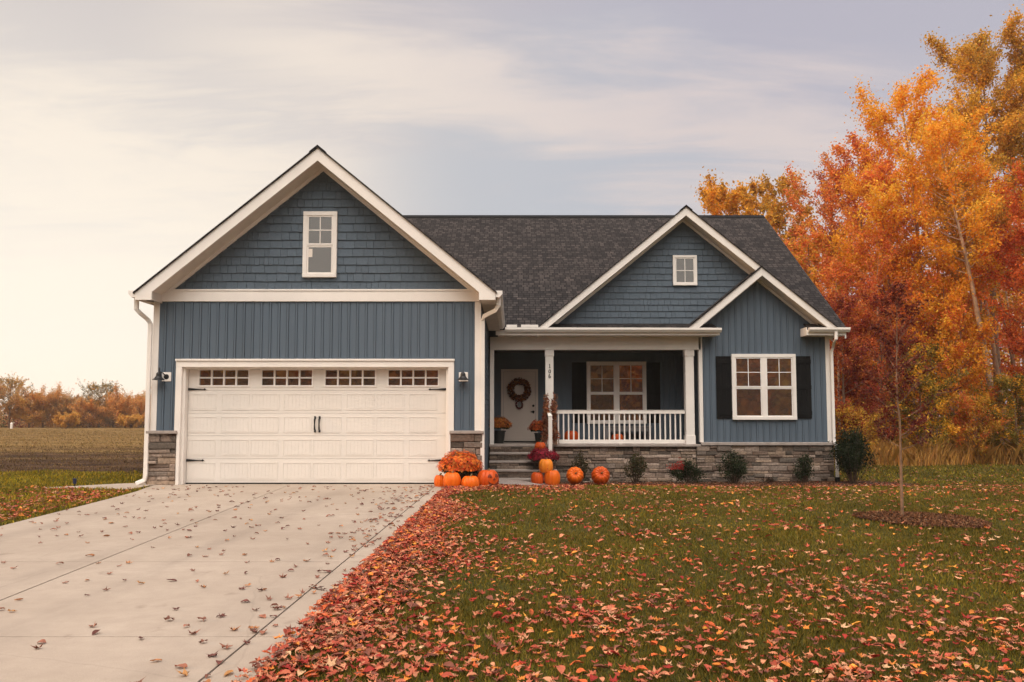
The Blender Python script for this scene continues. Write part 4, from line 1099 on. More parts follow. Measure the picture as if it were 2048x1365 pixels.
shrub(bed(1609), .56, .76, 'narrow dark green shrub near the right end of the bay wall', 46, DG, 1900, .045)
shrub((ax(1707, 955, 19.2), 19.2, GZ), .96, 1.38, 'tallest shrub, a dense dark evergreen at the right corner of the house', 47, DG, 9000, .05, cone=False)

# mulch bed along the wall and ring round the sapling: soil + chips
def mulch(name, pts, n, seed, lab):
    pts = np.array(pts); c = pts.mean(0); mb = MB()
    rngm = np.random.default_rng(seed); k = len(pts)
    top_ = [(x, y, float(H(x, y)) + .02) for x, y in pts]
    mb.add(top_ + [(c[0], c[1], float(H(*c)) + .05)], [(i, (i + 1) % k, k) for i in range(k)])
    me = mb.mesh(name, 'mulch_soil'); o = link(name, me)
    a = rngm.uniform(0, 1, n) ** .5; i = rngm.integers(0, k, n); f = rngm.uniform(0, 1, n)[:, None]
    E = pts[i] * (1 - f) + pts[(i + 1) % k] * f; Q = c + (E - c) * (a * 1.04)[:, None]
    P = np.stack([Q[:, 0], Q[:, 1], H(Q[:, 0], Q[:, 1]) + .05 - .03 * a + rngm.uniform(0, .02, n)], 1)
    V, F = rand_quads(rngm, P, .05, .35); C = np.repeat(pal(rngm, [(.11, .045, .02), (.17, .07, .03), (.055, .024, .014), (.20, .10, .05)], n), 4, 0)
    ch = link('chips', npmesh('chips', V, F, C, 'mulchm'), o)
    return tag(o, lab, 'mulch', kind='stuff')
mulch('mulch_bed', [(1.15, 19.75), (1.2, 18.9), (2.4, 18.75), (4.4, 18.8), (6.5, 18.6), (8.0, 18.35), (9.0, 18.5), (9.6, 19.2), (8.9, 20.2), (8.1, 19.86)], 9000, 3, 'dark reddish mulch bed along the foot of the porch and bay walls')
SX, SY = ag(1805, 1042)
ringp = [(SX + .16 + 1.0 * .60 * math.cos(t) * (1 + .1 * math.sin(3 * t)) , SY - .15 + .72 * math.sin(t) * (1 + .12 * math.cos(2 * t)) - .20 * math.cos(t)) for t in np.linspace(0, 2 * math.pi, 28)[:-1]]
mulch('mulch_ring', ringp, 5200, 4, 'round patch of red-brown mulch about the young tree on the lawn')

# ------------------------------------------------------------------ trees
def np_tubes(segs, n):
    """segs: list of (pts Kx3, radii K); returns arrays for 4-gon faces"""
    V, F = [], []; q = 0
    for pts, rad in segs:
        pts = np.asarray(pts); K = len(pts); d = np.gradient(pts, axis=0); d /= np.linalg.norm(d, axis=1)[:, None] + 1e-9
        ref = np.array([0.31, .95, .05]); u = np.cross(d, ref); u /= np.linalg.norm(u, axis=1)[:, None] + 1e-9; w = np.cross(d, u)
        t = 2 * np.pi * np.arange(n) / n
        r = pts[:, None] + (u[:, None] * np.cos(t)[None, :, None] + w[:, None] * np.sin(t)[None, :, None]) * np.asarray(rad)[:, None, None]
        V.append(r.reshape(-1, 3)); i = (np.arange(K - 1)[:, None] * n); j = np.arange(n)[None]
        F.append(np.stack([i + j, i + (j + 1) % n, i + n + (j + 1) % n, i + n + j], -1).reshape(-1, 4) + q); q += K * n
    return np.concatenate(V), np.concatenate(F)
LEAFMUL = 1.0
def tree(name, loc, h, w, c0, label, palette, nleaf, ls, seed, lean=(0, 0), tr=.12, bark='bark', nbr=34, cat='tree', group=None, up=.9, sig=.16, bare=.0, shape=None, clump=None, fill=1.0):
    o = empty(name, loc, label, cat, group); rng = np.random.default_rng(seed)
    tt = np.linspace(0, 1, 12); wob = np.cumsum(rng.normal(0, .035, (12, 2)), 0) * h * .12
    tp = np.stack([lean[0] * tt ** 1.2 + wob[:, 0] * tt, lean[1] * tt + wob[:, 1] * tt, tt * h * .97 - .1 * (tt == 0)], 1)
    segs = [(tp, tr * (1 - tt * .88))]; twigs = []; small = []
    shape = shape or (lambda u: (np.sin(np.pi * min(1, u * .82 + .16)) ** .7) * (1 - .25 * u))
    for b_ in range(nbr):
        u = (b_ + rng.uniform(0, 1)) / nbr; t = c0 + (1 - c0) * u * .97; p0 = np.array([np.interp(t, tt, tp[:, i]) for i in range(3)])
        a = b_ * 2.39996 + rng.uniform(-.5, .5); L = w / 2 * shape(u) * rng.uniform(.65, 1.15) + .05 * w
        el = (.25 + up * u * .9) * rng.uniform(.75, 1.25); s = np.linspace(0, 1, 5)
        dirn = np.array([math.cos(a), math.sin(a), 0]); rise_ = math.tan(min(1.35, el))
        horiz = L * s; vert = L * (rise_ * s * .7 + .35 * s ** 2 * up)
        vert *= min(1, (h * 1.02 - p0[2]) / max(vert[-1], 1e-3))
        bp_ = p0 + dirn * horiz[:, None] + np.array([0, 0, 1]) * vert[:, None] + rng.normal(0, .03 * L, (5, 3)) * s[:, None]
        r0 = tr * (1 - t * .85) * .42; segs.append((bp_, r0 * (1 - s * .8)))
        for k in range(5):
            q = rng.uniform(.3, 1.0); c = np.array([np.interp(q, s, bp_[:, i]) for i in range(3)]); a2 = a + rng.normal(0, .9); l2 = L * rng.uniform(.22, .5)
            e = c + np.array([math.cos(a2) * l2, math.sin(a2) * l2, l2 * rng.uniform(.1, 1.1) * (1 + bare)])
            mid_ = (c + e) / 2 + rng.normal(0, .06 * l2, 3); small.append((np.array([c, mid_, e]), np.array([r0 * .3, r0 * .2, r0 * .08]) + .002)); twigs.append((c, e, len(twigs) % 7))
        twigs.append((bp_[2], bp_[4], b_))
    V1, F1 = np_tubes(segs, 7); V2, F2 = np_tubes(small, 3)
    trunk = link('trunk', npmesh('trunk', np.concatenate([V1, V2]), np.concatenate([F1, F2 + len(V1)]), None, bark, True), o)
    A = np.array([x[0] for x in twigs]); B = np.array([x[1] for x in twigs]); nt_ = len(A)
    wgt = np.linalg.norm(B - A, axis=1) + .2; wgt *= rng.uniform(.25, 1.6, nt_); k = rng.choice(nt_, nleaf, p=wgt / wgt.sum())
    f = rng.uniform(0, 1.05 * fill, nleaf)[:, None]; P = A[k] * (1 - f) + B[k] * f + rng.normal(0, sig * w * .25, (nleaf, 3)) * rng.uniform(.2, 1, (nleaf, 1))
    P[:, 2] = np.maximum(P[:, 2], .05)
    V, F = rand_quads(rng, P, ls, .62); pk = rng.integers(0, len(palette), nt_)[k]; mixm = rng.uniform(0, 1, nleaf) < .35
    pk[mixm] = rng.integers(0, len(palette), mixm.sum()); C = pal(rng, palette, nleaf, pk)
    link('crown', npmesh('crown', V, F, np.repeat(C, 4, 0), 'leaf'), o)
    return o
ORA = [(.88, .42, .03), (.92, .52, .05), (.82, .30, .02), (.90, .46, .035)]
YEL = [(.66, .33, .03), (.52, .26, .025), (.74, .38, .04), (.38, .20, .03)]
BRN = [(.62, .34, .04), (.72, .40, .045), (.44, .25, .035), (.80, .42, .04)]
RED = [(.74, .20, .05), (.80, .30, .06), (.58, .13, .04), (.78, .36, .08)]
MAR = [(.34, .05, .03), (.44, .09, .03), (.24, .035, .022), (.52, .16, .03)]
OLV = [(.26, .20, .03), (.34, .23, .03), (.18, .15, .025)]
def wt_(px, top, Y, **k):     # trunk position and height read at distance Y
    x, z = at(px, top, Y); return (x, Y, GZ), z - GZ
G2 = 'trees of the autumn wood right of the house'
def wtree(px, top, Y, w, c0, label, palette, nleaf, ls, seed, **k):
    nleaf = int(nleaf * 1.3); w *= 1.12; k.setdefault('sig', .22); ls *= 1.08
    loc, h = wt_(px, top, Y); k.setdefault('group', G2); return tree(k.pop('name', 'tree'), loc, h, w, c0, label, palette, nleaf, ls, seed, **k)
conic = lambda u: (1 - u) ** .5 * (.6 + .9 * min(1, u * 3)) * .9
wtree(1462, 372, 42, 4.2, .25, 'yellow-orange tree behind the roof, leftmost of the wood', YEL[:3] + ORA[:1], 15000, .16, 101)
wtree(1516, 352, 43, 3.0, .25, 'slim yellow tree behind the roof ridge end with a pointed top', YEL, 12000, .16, 102, shape=conic)
wtree(1572, 362, 41, 3.2, .25, 'brownish yellow tree just right of the roof peak', BRN + YEL[:2], 12000, .15, 103, shape=conic)
wtree(1648, 315, 36, 3.6, .30, 'thin reddish tree with wispy bare top, left of the red tree', RED + [(.5, .2, .08)], 14000, .105, 104, bare=.8, sig=.2)
wtree(1712, 275, 35, 3.8, .30, 'red-orange tree with thin upright twigs between the wispy tree and the bright orange one', RED + ORA[:1], 18000, .11, 105, bare=.6)
wtree(1772, 330, 31, 3.2, .25, 'rust tree low between the red tree and the bright orange tree', RED[:2] + ORA[:1], 14000, .10, 115)
wtree(1845, 190, 31, 4.4, .26, 'bright orange tree, the most vivid crown of the wood', ORA, 34000, .10, 106, lean=(-1.0, 0), bark='bark_pale', tr=.14, shape=conic)
wtree(1968, 80, 34, 4.0, .40, 'tallest golden-brown tree towering over the orange one', BRN, 52000, .105, 107, tr=.18, shape=conic)
wtree(2085, 30, 33, 4.0, .35, 'tall golden-brown tree cut by the right edge of the picture', BRN, 46000, .105, 108, tr=.18)
wtree(2065, 330, 27.5, 3.0, .25, 'red-orange tree at the right edge in front of the tall golden ones', [(.62, .12, .02), (.70, .18, .03), (.5, .08, .02)], 18000, .085, 109)
# leaning pale trunks at the wood's edge
wtree(1978, 250, 28.5, 3.0, .55, 'leaning pale-barked tree, left one of the pair at the edge of the wood', ORA[:3], 12000, .09, 110, lean=(-2.0, 0), bark='bark_pale', tr=.13)
wtree(1994, 330, 29.5, 2.4, .60, 'leaning pale-barked tree, right one of the pair at the edge of the wood', BRN, 8000, .09, 111, lean=(-1.3, 0), bark='bark_pale', tr=.11)
wtree(1900, 560, 29, 2.8, .12, 'low orange understorey tree left of the leaning pale trunks', ORA + RED[:1], 16000, .085, 112, tr=.06)
wtree(1680, 600, 28.5, 2.4, .05, 'low maroon understorey tree beside the right corner of the house', MAR, 14000, .08, 113, tr=.06)
wtree(1760, 590, 28.8, 2.4, .05, 'dark red understorey tree behind the young lawn tree', MAR + RED[:1], 14000, .08, 114, tr=.06)
wtree(1835, 700, 28, 2.0, .02, 'yellow-green bushy sapling at the foot of the wood', OLV + ORA[:2], 10000, .08, 116, tr=.05)
wtree(2030, 760, 27.4, 1.9, .02, 'olive bushy sapling at the right edge foot of the wood', OLV + ORA[:1], 9000, .075, 117, tr=.05)
wtree(1700, 820, 27.5, 1.7, .02, 'brown-orange brush just right of the tall evergreen shrub', BRN[:3] + MAR[:1], 6000, .07, 118, tr=.04)
wtree(1945, 800, 27.8, 1.8, .02, 'rust brush between the young lawn tree and the leaning trunks', RED[:1] + BRN[:2], 6000, .07, 119, tr=.04)
wtree(1625, 470, 33, 3.0, .28, 'rust-brown tree rising beside the right slope of the roof', RED[:2] + BRN[:2], 14000, .11, 120)
wtree(2110, 560, 30, 3.4, .10, 'orange-red tree outside the right edge behind the bushes', RED + ORA[:1], 9000, .11, 121)
slim = [(1745, 470, 30, 'RED', 'slim pale stem with thin red leaves left of the bright orange tree'), (1822, 420, 30.5, 'ORA', 'slim pale stem rising through the bright orange crown'),
        (1872, 360, 32, 'ORA', 'slim straight tree with orange leaves between the bright orange and the golden tree'), (1938, 430, 31, 'YEL', 'slim yellow-leaved tree behind the leaning pale trunks'),
        (1668, 520, 31, 'RED', 'slim pale stem close to the right roof slope'), (2022, 300, 31.5, 'BRN', 'slim straight trunk right of the leaning pair'), (1905, 640, 29.2, 'ORA', 'short slim stem low between the orange understorey and the leaning trunks')]
for i, (px, tp_, Y, pl_, lab) in enumerate(slim):
    wtree(px, tp_, Y, 1.9, .45, lab, {'RED': RED, 'ORA': ORA, 'YEL': YEL, 'BRN': BRN}[pl_], 3600, .085, 400 + i, lean=((-1) ** i * .5 - .3, 0), bark='bark_pale', tr=.065, nbr=26, bare=.4)
# far side of the wood: one mass of crowns and thin stems
rng = np.random.default_rng(9); n = 90000
xs = rng.uniform(9.5, 44, n); ys = rng.uniform(38, 58, n)
hmax = 5.5 + 6.5 * sst(12, 24, xs * 36 / ys) + 1.2 * np.sin(xs * 1.1) + .8 * np.sin(xs * 2.7 + ys)
zs = GZ + hmax * rng.uniform(0, 1, n) ** .85
P = np.stack([xs, ys, zs], 1); P += .25 * np.sin(P[:, [1, 2, 0]] * 2.1)
V, F = rand_quads(rng, P, .24, .7)
reg = ((np.floor(xs / 2.6) * 7 + np.floor(ys / 6) * 3) % 6).astype(int)
C = pal(rng, [RED[0], BRN[0], ORA[2], MAR[1], BRN[3], OLV[1]], n, reg, .3)
fw = link('far_woods', npmesh('far_woods', V, F, np.repeat(C, 4, 0), 'leaf')); tag(fw, 'mass of rust and gold trees deep in the wood', 'woods', kind='stuff')
segs = []
for i in range(70):
    x, y = rng.uniform(10, 34), rng.uniform(30, 44); hh = rng.uniform(4, 8); l = rng.normal(0, .6)
    segs.append((np.array([(x, y, GZ), (x + l * .4, y, hh * .5), (x + l, y, hh)]), np.array([.07, .05, .03])))
V, F = np_tubes(segs, 6); ud = link('far_stems', npmesh('far_stems', V, F, None, 'bark', True), fw)

# trees of the distant hedge line beyond the field
G3 = 'distant trees beyond the field on the left'
FA = [(.54, .31, .12), (.62, .35, .12), (.46, .28, .13), (.66, .37, .12)]  # most far palettes are lightened, putting distance haze into the leaf colour
FB = [(.76, .37, .10), (.68, .34, .10), (.58, .31, .11)]
FC = [(.62, .33, .06), (.68, .38, .08)]
FD = [(.20, .15, .05), (.26, .17, .05), (.14, .11, .04)]
fx = [(-30, 775, 9, FA, 'brown crown at the far left edge of the tree line', 90), (22, 758, 6.0, FC + FD[:1], 'thin pale yellow tree, tallest at the far left of the tree line', 92), (60, 795, 7, FC, 'golden tree low beside the thin pale yellow one', 93),
      (88, 783, 9, FB, 'rounded orange-topped tree, broadest of the tree line', 94), (125, 790, 7, FA, 'brown tree right of the rounded orange one', 95), (133, 828, 4.5, FC, 'small golden bush in front of the tree line', 88),
      (155, 797, 7, FA, 'dull brown tree left of the tall round-headed tree', 96), (178, 800, 6, FB, 'low rust tree in front of the round-headed one', 94), (200, 771, 6.5, FD + FC[:1], 'tall round-headed tree standing above the line', 95),
      (228, 800, 7, FA, 'brown tree between the round-headed tree and the red-topped one', 96), (252, 792, 8, FB, 'wide red-orange topped tree near the garage', 95), (280, 797, 8, FB, 'rust tree partly hidden by the garage corner', 94),
      (262, 830, 4.0, FC, 'small yellow bush near the garage corner', 89), (310, 795, 9, FA, 'brown tree mostly hidden behind the garage', 98), (-90, 785, 9, FB, 'rust tree outside the left edge', 95)]
for i, (px, tp_, w, pl_, lab, Y) in enumerate(fx):
    x, z = at(px, tp_ + (10 if tp_ > 778 else 3), Y); z0 = float(H(x, Y)); thin = lab.startswith('thin') or lab.startswith('tall round')
    tree('tree', (x, Y, z0), z - z0, w * .62, .06 if not thin else .35, lab, pl_, 3600 if thin else 19000, .135 if not thin else .15, 200 + i, tr=.12, nbr=26 if not thin else 40, group=G3, bare=.5, up=.7 if not thin else 1.0)
rng = np.random.default_rng(19); n = 60000
xs = rng.uniform(-95, -34, n); ys = rng.uniform(96, 108, n); hm = 2.2 + .7 * np.sin(xs * .8) + .6 * np.sin(xs * 2.1)
P = np.stack([xs, ys, H(xs, ys) + hm * rng.uniform(0, 1, n)], 1); V, F = rand_quads(rng, P, .22, .7)
C = pal(rng, [FA[0], FA[2], FB[2], FD[2], MAR[2]], n, (np.floor(xs / 1.7) % 5).astype(int), .3)
tag(link('far_undergrowth', npmesh('far_undergrowth', V, F, np.repeat(C, 4, 0), 'leaf')), 'brown undergrowth filling the foot of the distant tree line', 'undergrowth', kind='stuff')

# wood on the far side of the street, behind the viewer (what the panes reflect)
rng = np.random.default_rng(29); n = 90000
xs = rng.uniform(-45, 45, n); ys = rng.uniform(-34, -24, n); hm = 9.3 + 1.0 * np.sin(xs * .45) + 1.0 * np.sin(xs * 1.3 + 1)
P = np.stack([xs, ys, hm * rng.uniform(0, 1, n) ** .8], 1); P += .4 * np.sin(P[:, [1, 2, 0]] * 1.7); V, F = rand_quads(rng, P, .75, .7)
C = pal(rng, [(.86, .32, .03), (.78, .24, .025), (.88, .42, .04), (.55, .24, .03)], n, (np.floor(xs / 2.1) % 4).astype(int), .35)
tag(link('street_side_woods', npmesh('street_side_woods', V, F, np.repeat(C, 4, 0), 'leaf')), 'autumn wood across the street, seen only as a reflection in the panes', 'woods', kind='stuff')

# young tree on the lawn
tz = az(585, SY)
tree('sapling', (SX, SY, -.01), tz, 1.0, .30, 'young thin tree with sparse dark red leaves standing in the mulch ring on the lawn', [(.16, .03, .02), (.22, .05, .025), (.11, .022, .018)], 2600, .040, 301, tr=.021, bark='bark', nbr=26, up=1.25, sig=.16, shape=lambda u: (1 - u) ** .6 * .9)

# small things in the grass at the left
mx_, my_ = ag(149, 975); mkr = empty('lawn_marker', (mx_, my_, .01), 'small dark blue stake standing in the grass left of the driveway', 'stake')
mb = MB(); mb.tube([(0, 0, -.05), (0, 0, .07)], .010, 6); mb.obj('spike', 'metal', mkr, False)
mb = MB(); mb.box(-.028, .028, -.014, .014, .05, .15); mb.obj('head', simple('navy_plastic', (.012, .016, .05), .4), mkr, False, bevel=.006)
x, Y_ = at(23, 857, 88)[0], 88.0
mk = MB(); mk.box(-.10, .10, -.10, .10, -.1, .55); mk.ext([(-.12, -.12, .55), (.12, -.12, .55), (.12, .12, .55), (-.12, .12, .55)], [(-.02, -.02, .68), (.02, -.02, .68), (.02, .02, .68), (-.02, .02, .68)])
o = mk.obj('marker_post', 'white', None, False); o.location = (x, Y_, float(H(x, Y_))); tag(o, 'short white marker post far off at the edge of the field', 'post')

# ------------------------------------------------------------------ grass
MR = np.array(ringp)
def inside(poly, x, y):
    r = np.zeros(len(x), bool); k = len(poly)
    for i in range(k):
        x0, y0 = poly[i]; x1, y1 = poly[(i + 1) % k]
        c = ((y0 > y) != (y1 > y)) & (x < (x1 - x0) * (y - y0) / (y1 - y0 + 1e-12) + x0); r ^= c
    return r
GRAV = [(-.75, 15.2), (-.2, 15.9), (1.0, 16.3), (1.1, 17.6), (1.0, 18.75), (-.56, 18.75), (-.56, 15.3)]
BED = [(1.15, 19.9), (1.2, 18.95), (2.4, 18.8), (4.4, 18.85), (6.5, 18.65), (8.0, 18.4), (9.0, 18.55), (9.6, 19.2), (8.9, 20.2), (8.1, 19.9)]
PATHP = [(-8.3, 14.05), (-7.4, 13.98), (-6.56, 13.7), (-6.56, 14.74), (-6.7, 15.3), (-7.3, 14.95), (-7.9, 14.4)]
LE = np.vectorize(left_edge)
def lawn_ok(x, y, margin=.0):
    dr = (x > LE(y) + margin) & (x < -1.22 + .012 * (y - 3.76) - margin) & (y < 14.9)
    hs_ = (x > gx0 - .05) & (x < gx1 + .05) & (y > 14.7); hs2 = (x > -1) & (x < bx1 + .06) & (y > 18.8) & ~((y < 18.8)); hs3 = (x > 1) & (x < bx1 + .06) & (y > 19.7)
    return ~(dr | hs_ | ((x < 1.1) & hs2) | hs3 | inside(GRAV, x, y) | inside(BED, x, y) | inside(PATHP, x, y) | (inside(ringp, x, y)))
def blades(rng, x, y, h, w, cols, bend=.5):
    n = len(x); z = H(x, y) - .004; h = h * (1 + .35 * np.sin(x * 3.1 + y) * np.sin(y * 2.3 - x * .7)); a = rng.uniform(0, 2 * np.pi, n); hh = h * rng.uniform(.5, 1.25, n); ww = w * rng.uniform(.6, 1.3, n)
    la = rng.uniform(0, 2 * np.pi, n); lb = hh * rng.uniform(.1, bend, n) * 1.5
    b0 = np.stack([x - np.cos(a) * ww / 2, y - np.sin(a) * ww / 2, z], 1); b1 = np.stack([x + np.cos(a) * ww / 2, y + np.sin(a) * ww / 2, z], 1)
    m0 = np.stack([x - np.cos(a) * ww * .4 + np.cos(la) * lb * .35, y - np.sin(a) * ww * .4 + np.sin(la) * lb * .35, z + hh * .6], 1); m1 = m0 + np.stack([np.cos(a), np.sin(a), 0 * a], 1) * (ww * .8)[:, None]
    t = np.stack([x + np.cos(la) * lb, y + np.sin(la) * lb, z + hh * .95], 1)
    V = np.stack([b0, b1, m1, t, m0], 1).reshape(-1, 3); F = np.arange(5 * n).reshape(n, 5)
    return V, F, np.repeat(cols, 5, 0)
GR = [(.115, .104, .010), (.158, .134, .013), (.215, .158, .018), (.080, .075, .009), (.25, .165, .028)]
GY2 = [(.34, .25, .015), (.27, .22, .015), (.42, .27, .02)]
rng = np.random.default_rng(77); parts_ = []
def scatter(y0, y1, dens, h, w, palette, xr=None, cond=None, j=.25):
    # points inside the wedge that can be seen (with a margin)
    xm = lambda y: y * .70 + 4.0
    area = (y1 - y0) * (xm(y0) + xm(y1)); n = int(area * dens); y = rng.uniform(y0, y1, n); x = rng.uniform(-1, 1, n) * xm(y1)
    k = np.abs(x) < xm(y); x, y = x[k], y[k]
    if xr: k = (x > xr[0]) & (x < xr[1]); x, y = x[k], y[k]
    k = lawn_ok(x, y); x, y = x[k], y[k]
    if cond is not None: k = cond(x, y); x, y = x[k], y[k]
    c = pal(rng, palette, len(x), j=j)
    pn = .5 + .5 * np.sin(x * 1.9 + np.sin(y * 1.3) * 1.5) * np.sin(y * 1.1 + x * .4); c *= (.78 + .44 * pn)[:, None]
    parts_.append(blades(rng, x, y, h, w, c))
scatter(3.0, 5.5, 6500, .036, .0042, GR, xr=(-9, 10)); scatter(5.5, 9, 3000, .036, .0065, GR); scatter(9, 14, 1300, .038, .010, GR)
scatter(14, 20, 600, .040, .017, GR, xr=(-.9, 20)); scatter(19.5, 28, 260, .055, .028, GR + GY2[:1], xr=(7.8, 26))
scatter(11, 18.2, 650, .055, .016, GY2 + GR[:2], xr=(-22, -6.0)); scatter(8, 11.5, 900, .055, .012, GR[:3] + GY2[:1], xr=(-12, -5.6))
V = []; F = []; C = []; q = 0
for v_, f_, c_ in parts_: V.append(v_); F.append(f_ + q); C.append(c_); q += len(v_)
tag(link('grass', npmesh('grass', np.concatenate(V), np.concatenate(F), np.concatenate(C), 'grass')), 'short green lawn grass around the driveway and in front of the house', 'grass', kind='stuff')
parts_.clear()
scatter(17.8, 34, 90, .045, .022, [(.12, .07, .028), (.09, .05, .024), (.17, .11, .04)], xr=(-50, -6.9)); scatter(34, 80, 26, .05, .05, [(.20, .13, .045), (.26, .16, .05), (.17, .11, .04)], xr=(-60, -6.9))
v1 = parts_[:]; V = []; F = []; C = []; q = 0
for v_, f_, c_ in v1: V.append(v_); F.append(f_ + q); C.append(c_); q += len(v_)
tag(link('field_stubble', npmesh('field_stubble', np.concatenate(V), np.concatenate(F), np.concatenate(C), 'grass')), 'dry brown stubble on the field left of the house', 'grass', kind='stuff')
# tall dry grass along the edge of the wood
n = 26000; x = rng.uniform(8.6, 30, n); y = rng.uniform(26.8, 30.0, n) + .4 * np.sin(x * 1.3)
v_, f_, c_ = blades(rng, x, y, .75, .022, pal(rng, [(.60, .30, .07), (.48, .24, .06), (.70, .38, .09), (.34, .18, .05)], n), .6)
tag(link('tall_grass', npmesh('tall_grass', v_, f_, c_, 'grass')), 'tall dry orange-brown grass along the foot of the wood', 'grass', kind='stuff')

# ------------------------------------------------------------------ fallen leaves
def leaf_shape(kind, rng):
    if kind < 4:       # oval, curled along and across
        L, Wd = 1.0, rng.uniform(.45, .68); nl, nw = 6, 4; cu = rng.uniform(-.9, 1.4); cw = rng.uniform(.3, 1.5); tw = rng.uniform(-.6, .6)
        V = []; F = []
        for i in range(nl + 1):
            s = i / nl; half = Wd / 2 * math.sin(math.pi * min(max(s, .02), .985)) ** .75
            for j in range(nw + 1):
                c = (j / nw * 2 - 1); x = s - .5; y = c * half; z = cu * .25 * (s - .5) ** 2 * 2 + abs(c) ** 1.5 * half * cw * .6 + tw * (s - .5) * c * .25 + rng.normal(0, .030)
                V.append((x, y, z))
        for i in range(nl):
            for j in range(nw): k = i * (nw + 1) + j; F.append((k, k + 1, k + nw + 2, k + nw + 1))
    else:              # lobed like a maple, cupped
        V = [(0, 0, 0)]; F = []; lob = 5; angs = np.linspace(-2.3, 2.3, lob); pts = []
        for i, a in enumerate(angs):
            r = (.42, .55, .68, .55, .42)[i]
            for da, f in ((-.26, .55), (-.12, .62), (0, 1.0), (.12, .62), (.26, .55)): pts.append((a + da, r * f * rng.uniform(.82, 1.12)))
            if i < lob - 1: pts.append((a + (angs[1] - angs[0]) / 2, .24))
        cup = rng.uniform(-.2, .9); fold = rng.uniform(-.8, 1.0)
        for a, r in pts: x, y = r * math.cos(a), r * math.sin(a); V.append((x, y, cup * r * r * .9 + fold * abs(y) * .35 + rng.normal(0, .055)))
        V.append((-.25, .0, .02)); k = len(pts)
        for i in range(k - 1): F.append((0, i + 1, i + 2, i + 2))
        F.append((0, k, k + 1, 1))
    V = np.array(V); V[:, 2] -= V[:, 2].min(); return V, F
rng = np.random.default_rng(123); shp = []
for k in (0, 0, 1, 1, 4, 4, 4, 4, 2, 3, 5, 5, 6, 6):
    V_, F_ = leaf_shape(k, rng); F_ = [tuple(dict.fromkeys(f)) for f in F_]
    # triangles only, so that any number can be merged
    T_ = []
    for f in F_: T_ += [(f[0], f[i], f[i + 1]) for i in range(1, len(f) - 1)]
    shp.append((V_, np.array(T_)))
LP = [(.54, .21, .11), (.46, .13, .07), (.58, .27, .15), (.40, .08, .045), (.64, .22, .04), (.32, .030, .022), (.70, .32, .05), (.20, .07, .045), (.58, .12, .035), (.60, .36, .20)]
LN = ['pinkish tan', 'dull rose', 'pale pink', 'brick red', 'orange', 'deep red', 'golden orange', 'dark brown', 'red orange', 'buff']
DP = [(.22, .09, .06), (.30, .12, .075), (.14, .05, .04), (.40, .17, .07), (.45, .22, .08)]
DNm = ['brown', 'rusty', 'dark brown', 'light rust', 'tan orange']
leaves = []      # x, y, z, size, yaw, tiltx, tilty, shape, colour index, surface
def addleaves(n, fx_, ok, surf, pw_, size=(.055, .085)):
    x, y = fx_(n); k = ok(x, y); x, y = x[k], y[k]; n = len(x)
    ci = rng.choice(len(pw_), n, p=np.array(pw_) / sum(pw_))
    t = .45 if surf == 'drive' else .62
    for i in range(n): leaves.append((x[i], y[i], rng.uniform(*size), rng.uniform(0, 6.28), rng.normal(0, .28 * t), rng.normal(0, .28 * t), int(rng.integers(0, 14)), int(ci[i]), surf))
WL = [6, 6, 4, 4.5, 2.0, 2.2, .8, 3.2, 2.4, 1.2]
WP = [5, 6, 2.5, 6, 1.8, 4, .5, 5.5, 3, .6]
def wedge(y0, y1):
    def f(n):
        y = rng.uniform(y0, y1, n); return rng.uniform(-1, 1, n) * (y * .68 + .6), y
    return f
okl = lambda x, y: lawn_ok(x, y)
patchy = lambda x, y: okl(x, y) & (rng.uniform(0, 1, len(x)) < .24 + .76 * sst(-.2, 1.0, np.sin(x * 2.3 + 1.2 * np.sin(y * 1.7)) * np.sin(y * 2.6 + x) + .25 * np.sin(x * 6 + y * 5)))
addleaves(4200, wedge(3.4, 5.2), patchy, 'lawn', WL, (.030, .074)); addleaves(3600, wedge(5.2, 8), patchy, 'lawn', WL, (.030, .074))
addleaves(1700, wedge(3.3, 5.6), okl, 'lawn', WP, (.028, .074)); addleaves(900, wedge(5.4, 7.5), okl, 'lawn', WP, (.028, .070))
addleaves(5600, wedge(8, 14), patchy, 'lawn', WL, (.05, .08)); addleaves(4800, wedge(13, 20), lambda x, y: okl(x, y) & (x > -1), 'lawn', WL, (.05, .075)); addleaves(1500, wedge(20, 27), lambda x, y: okl(x, y) & (x > 8), 'lawn', WL, (.05, .075))
def pile(n):
    y = 3.3 + 11.3 * rng.uniform(0, 1, n) ** .8; x = -1.28 + .012 * (y - 3.7) + np.abs(rng.normal(0, 1, n)) * (.40 * (1 - .55 * sst(6, 13, y)) + .12 * np.sin(y * 1.9)) ; return x, y
addleaves(8200, pile, lambda x, y: (y < 14.2), 'lawn', WP, (.030, .078))
def foot(n): return rng.uniform(-1.2, 1.3, n), rng.normal(14.0, .35, n)
addleaves(700, foot, lambda x, y: (x > -1.3) & (y > 13) & (y < 15), 'lawn', WP, (.045, .07))
def bedl(n): return rng.uniform(1.0, 9.2, n), rng.normal(18.9, .28, n)
addleaves(1300, bedl, lambda x, y: (y < 19.75), 'lawn', WP, (.05, .075))
def lft(n): y = rng.uniform(8.6, 14.2, n); return LE(y) - np.abs(rng.normal(0, .9, n)) - .1, y
addleaves(900, lft, lambda x, y: okl(x, y), 'lawn', WP, (.05, .085))
def drv(n): y = 3.5 + 11 * rng.uniform(0, 1, n) ** .75; return rng.uniform(-6.3, -1.3, n), y
addleaves(400, drv, lambda x, y: (x > LE(y) + .05), 'drive', [4, 4, 3, 2, 1], (.045, .075))
def drv2(n): y = rng.uniform(3.5, 14.5, n); return -1.35 - np.abs(rng.normal(0, .28, n)), y
addleaves(170, drv2, lambda x, y: (x > LE(y)), 'drive', [3, 4, 3, 3, 1], (.045, .08))
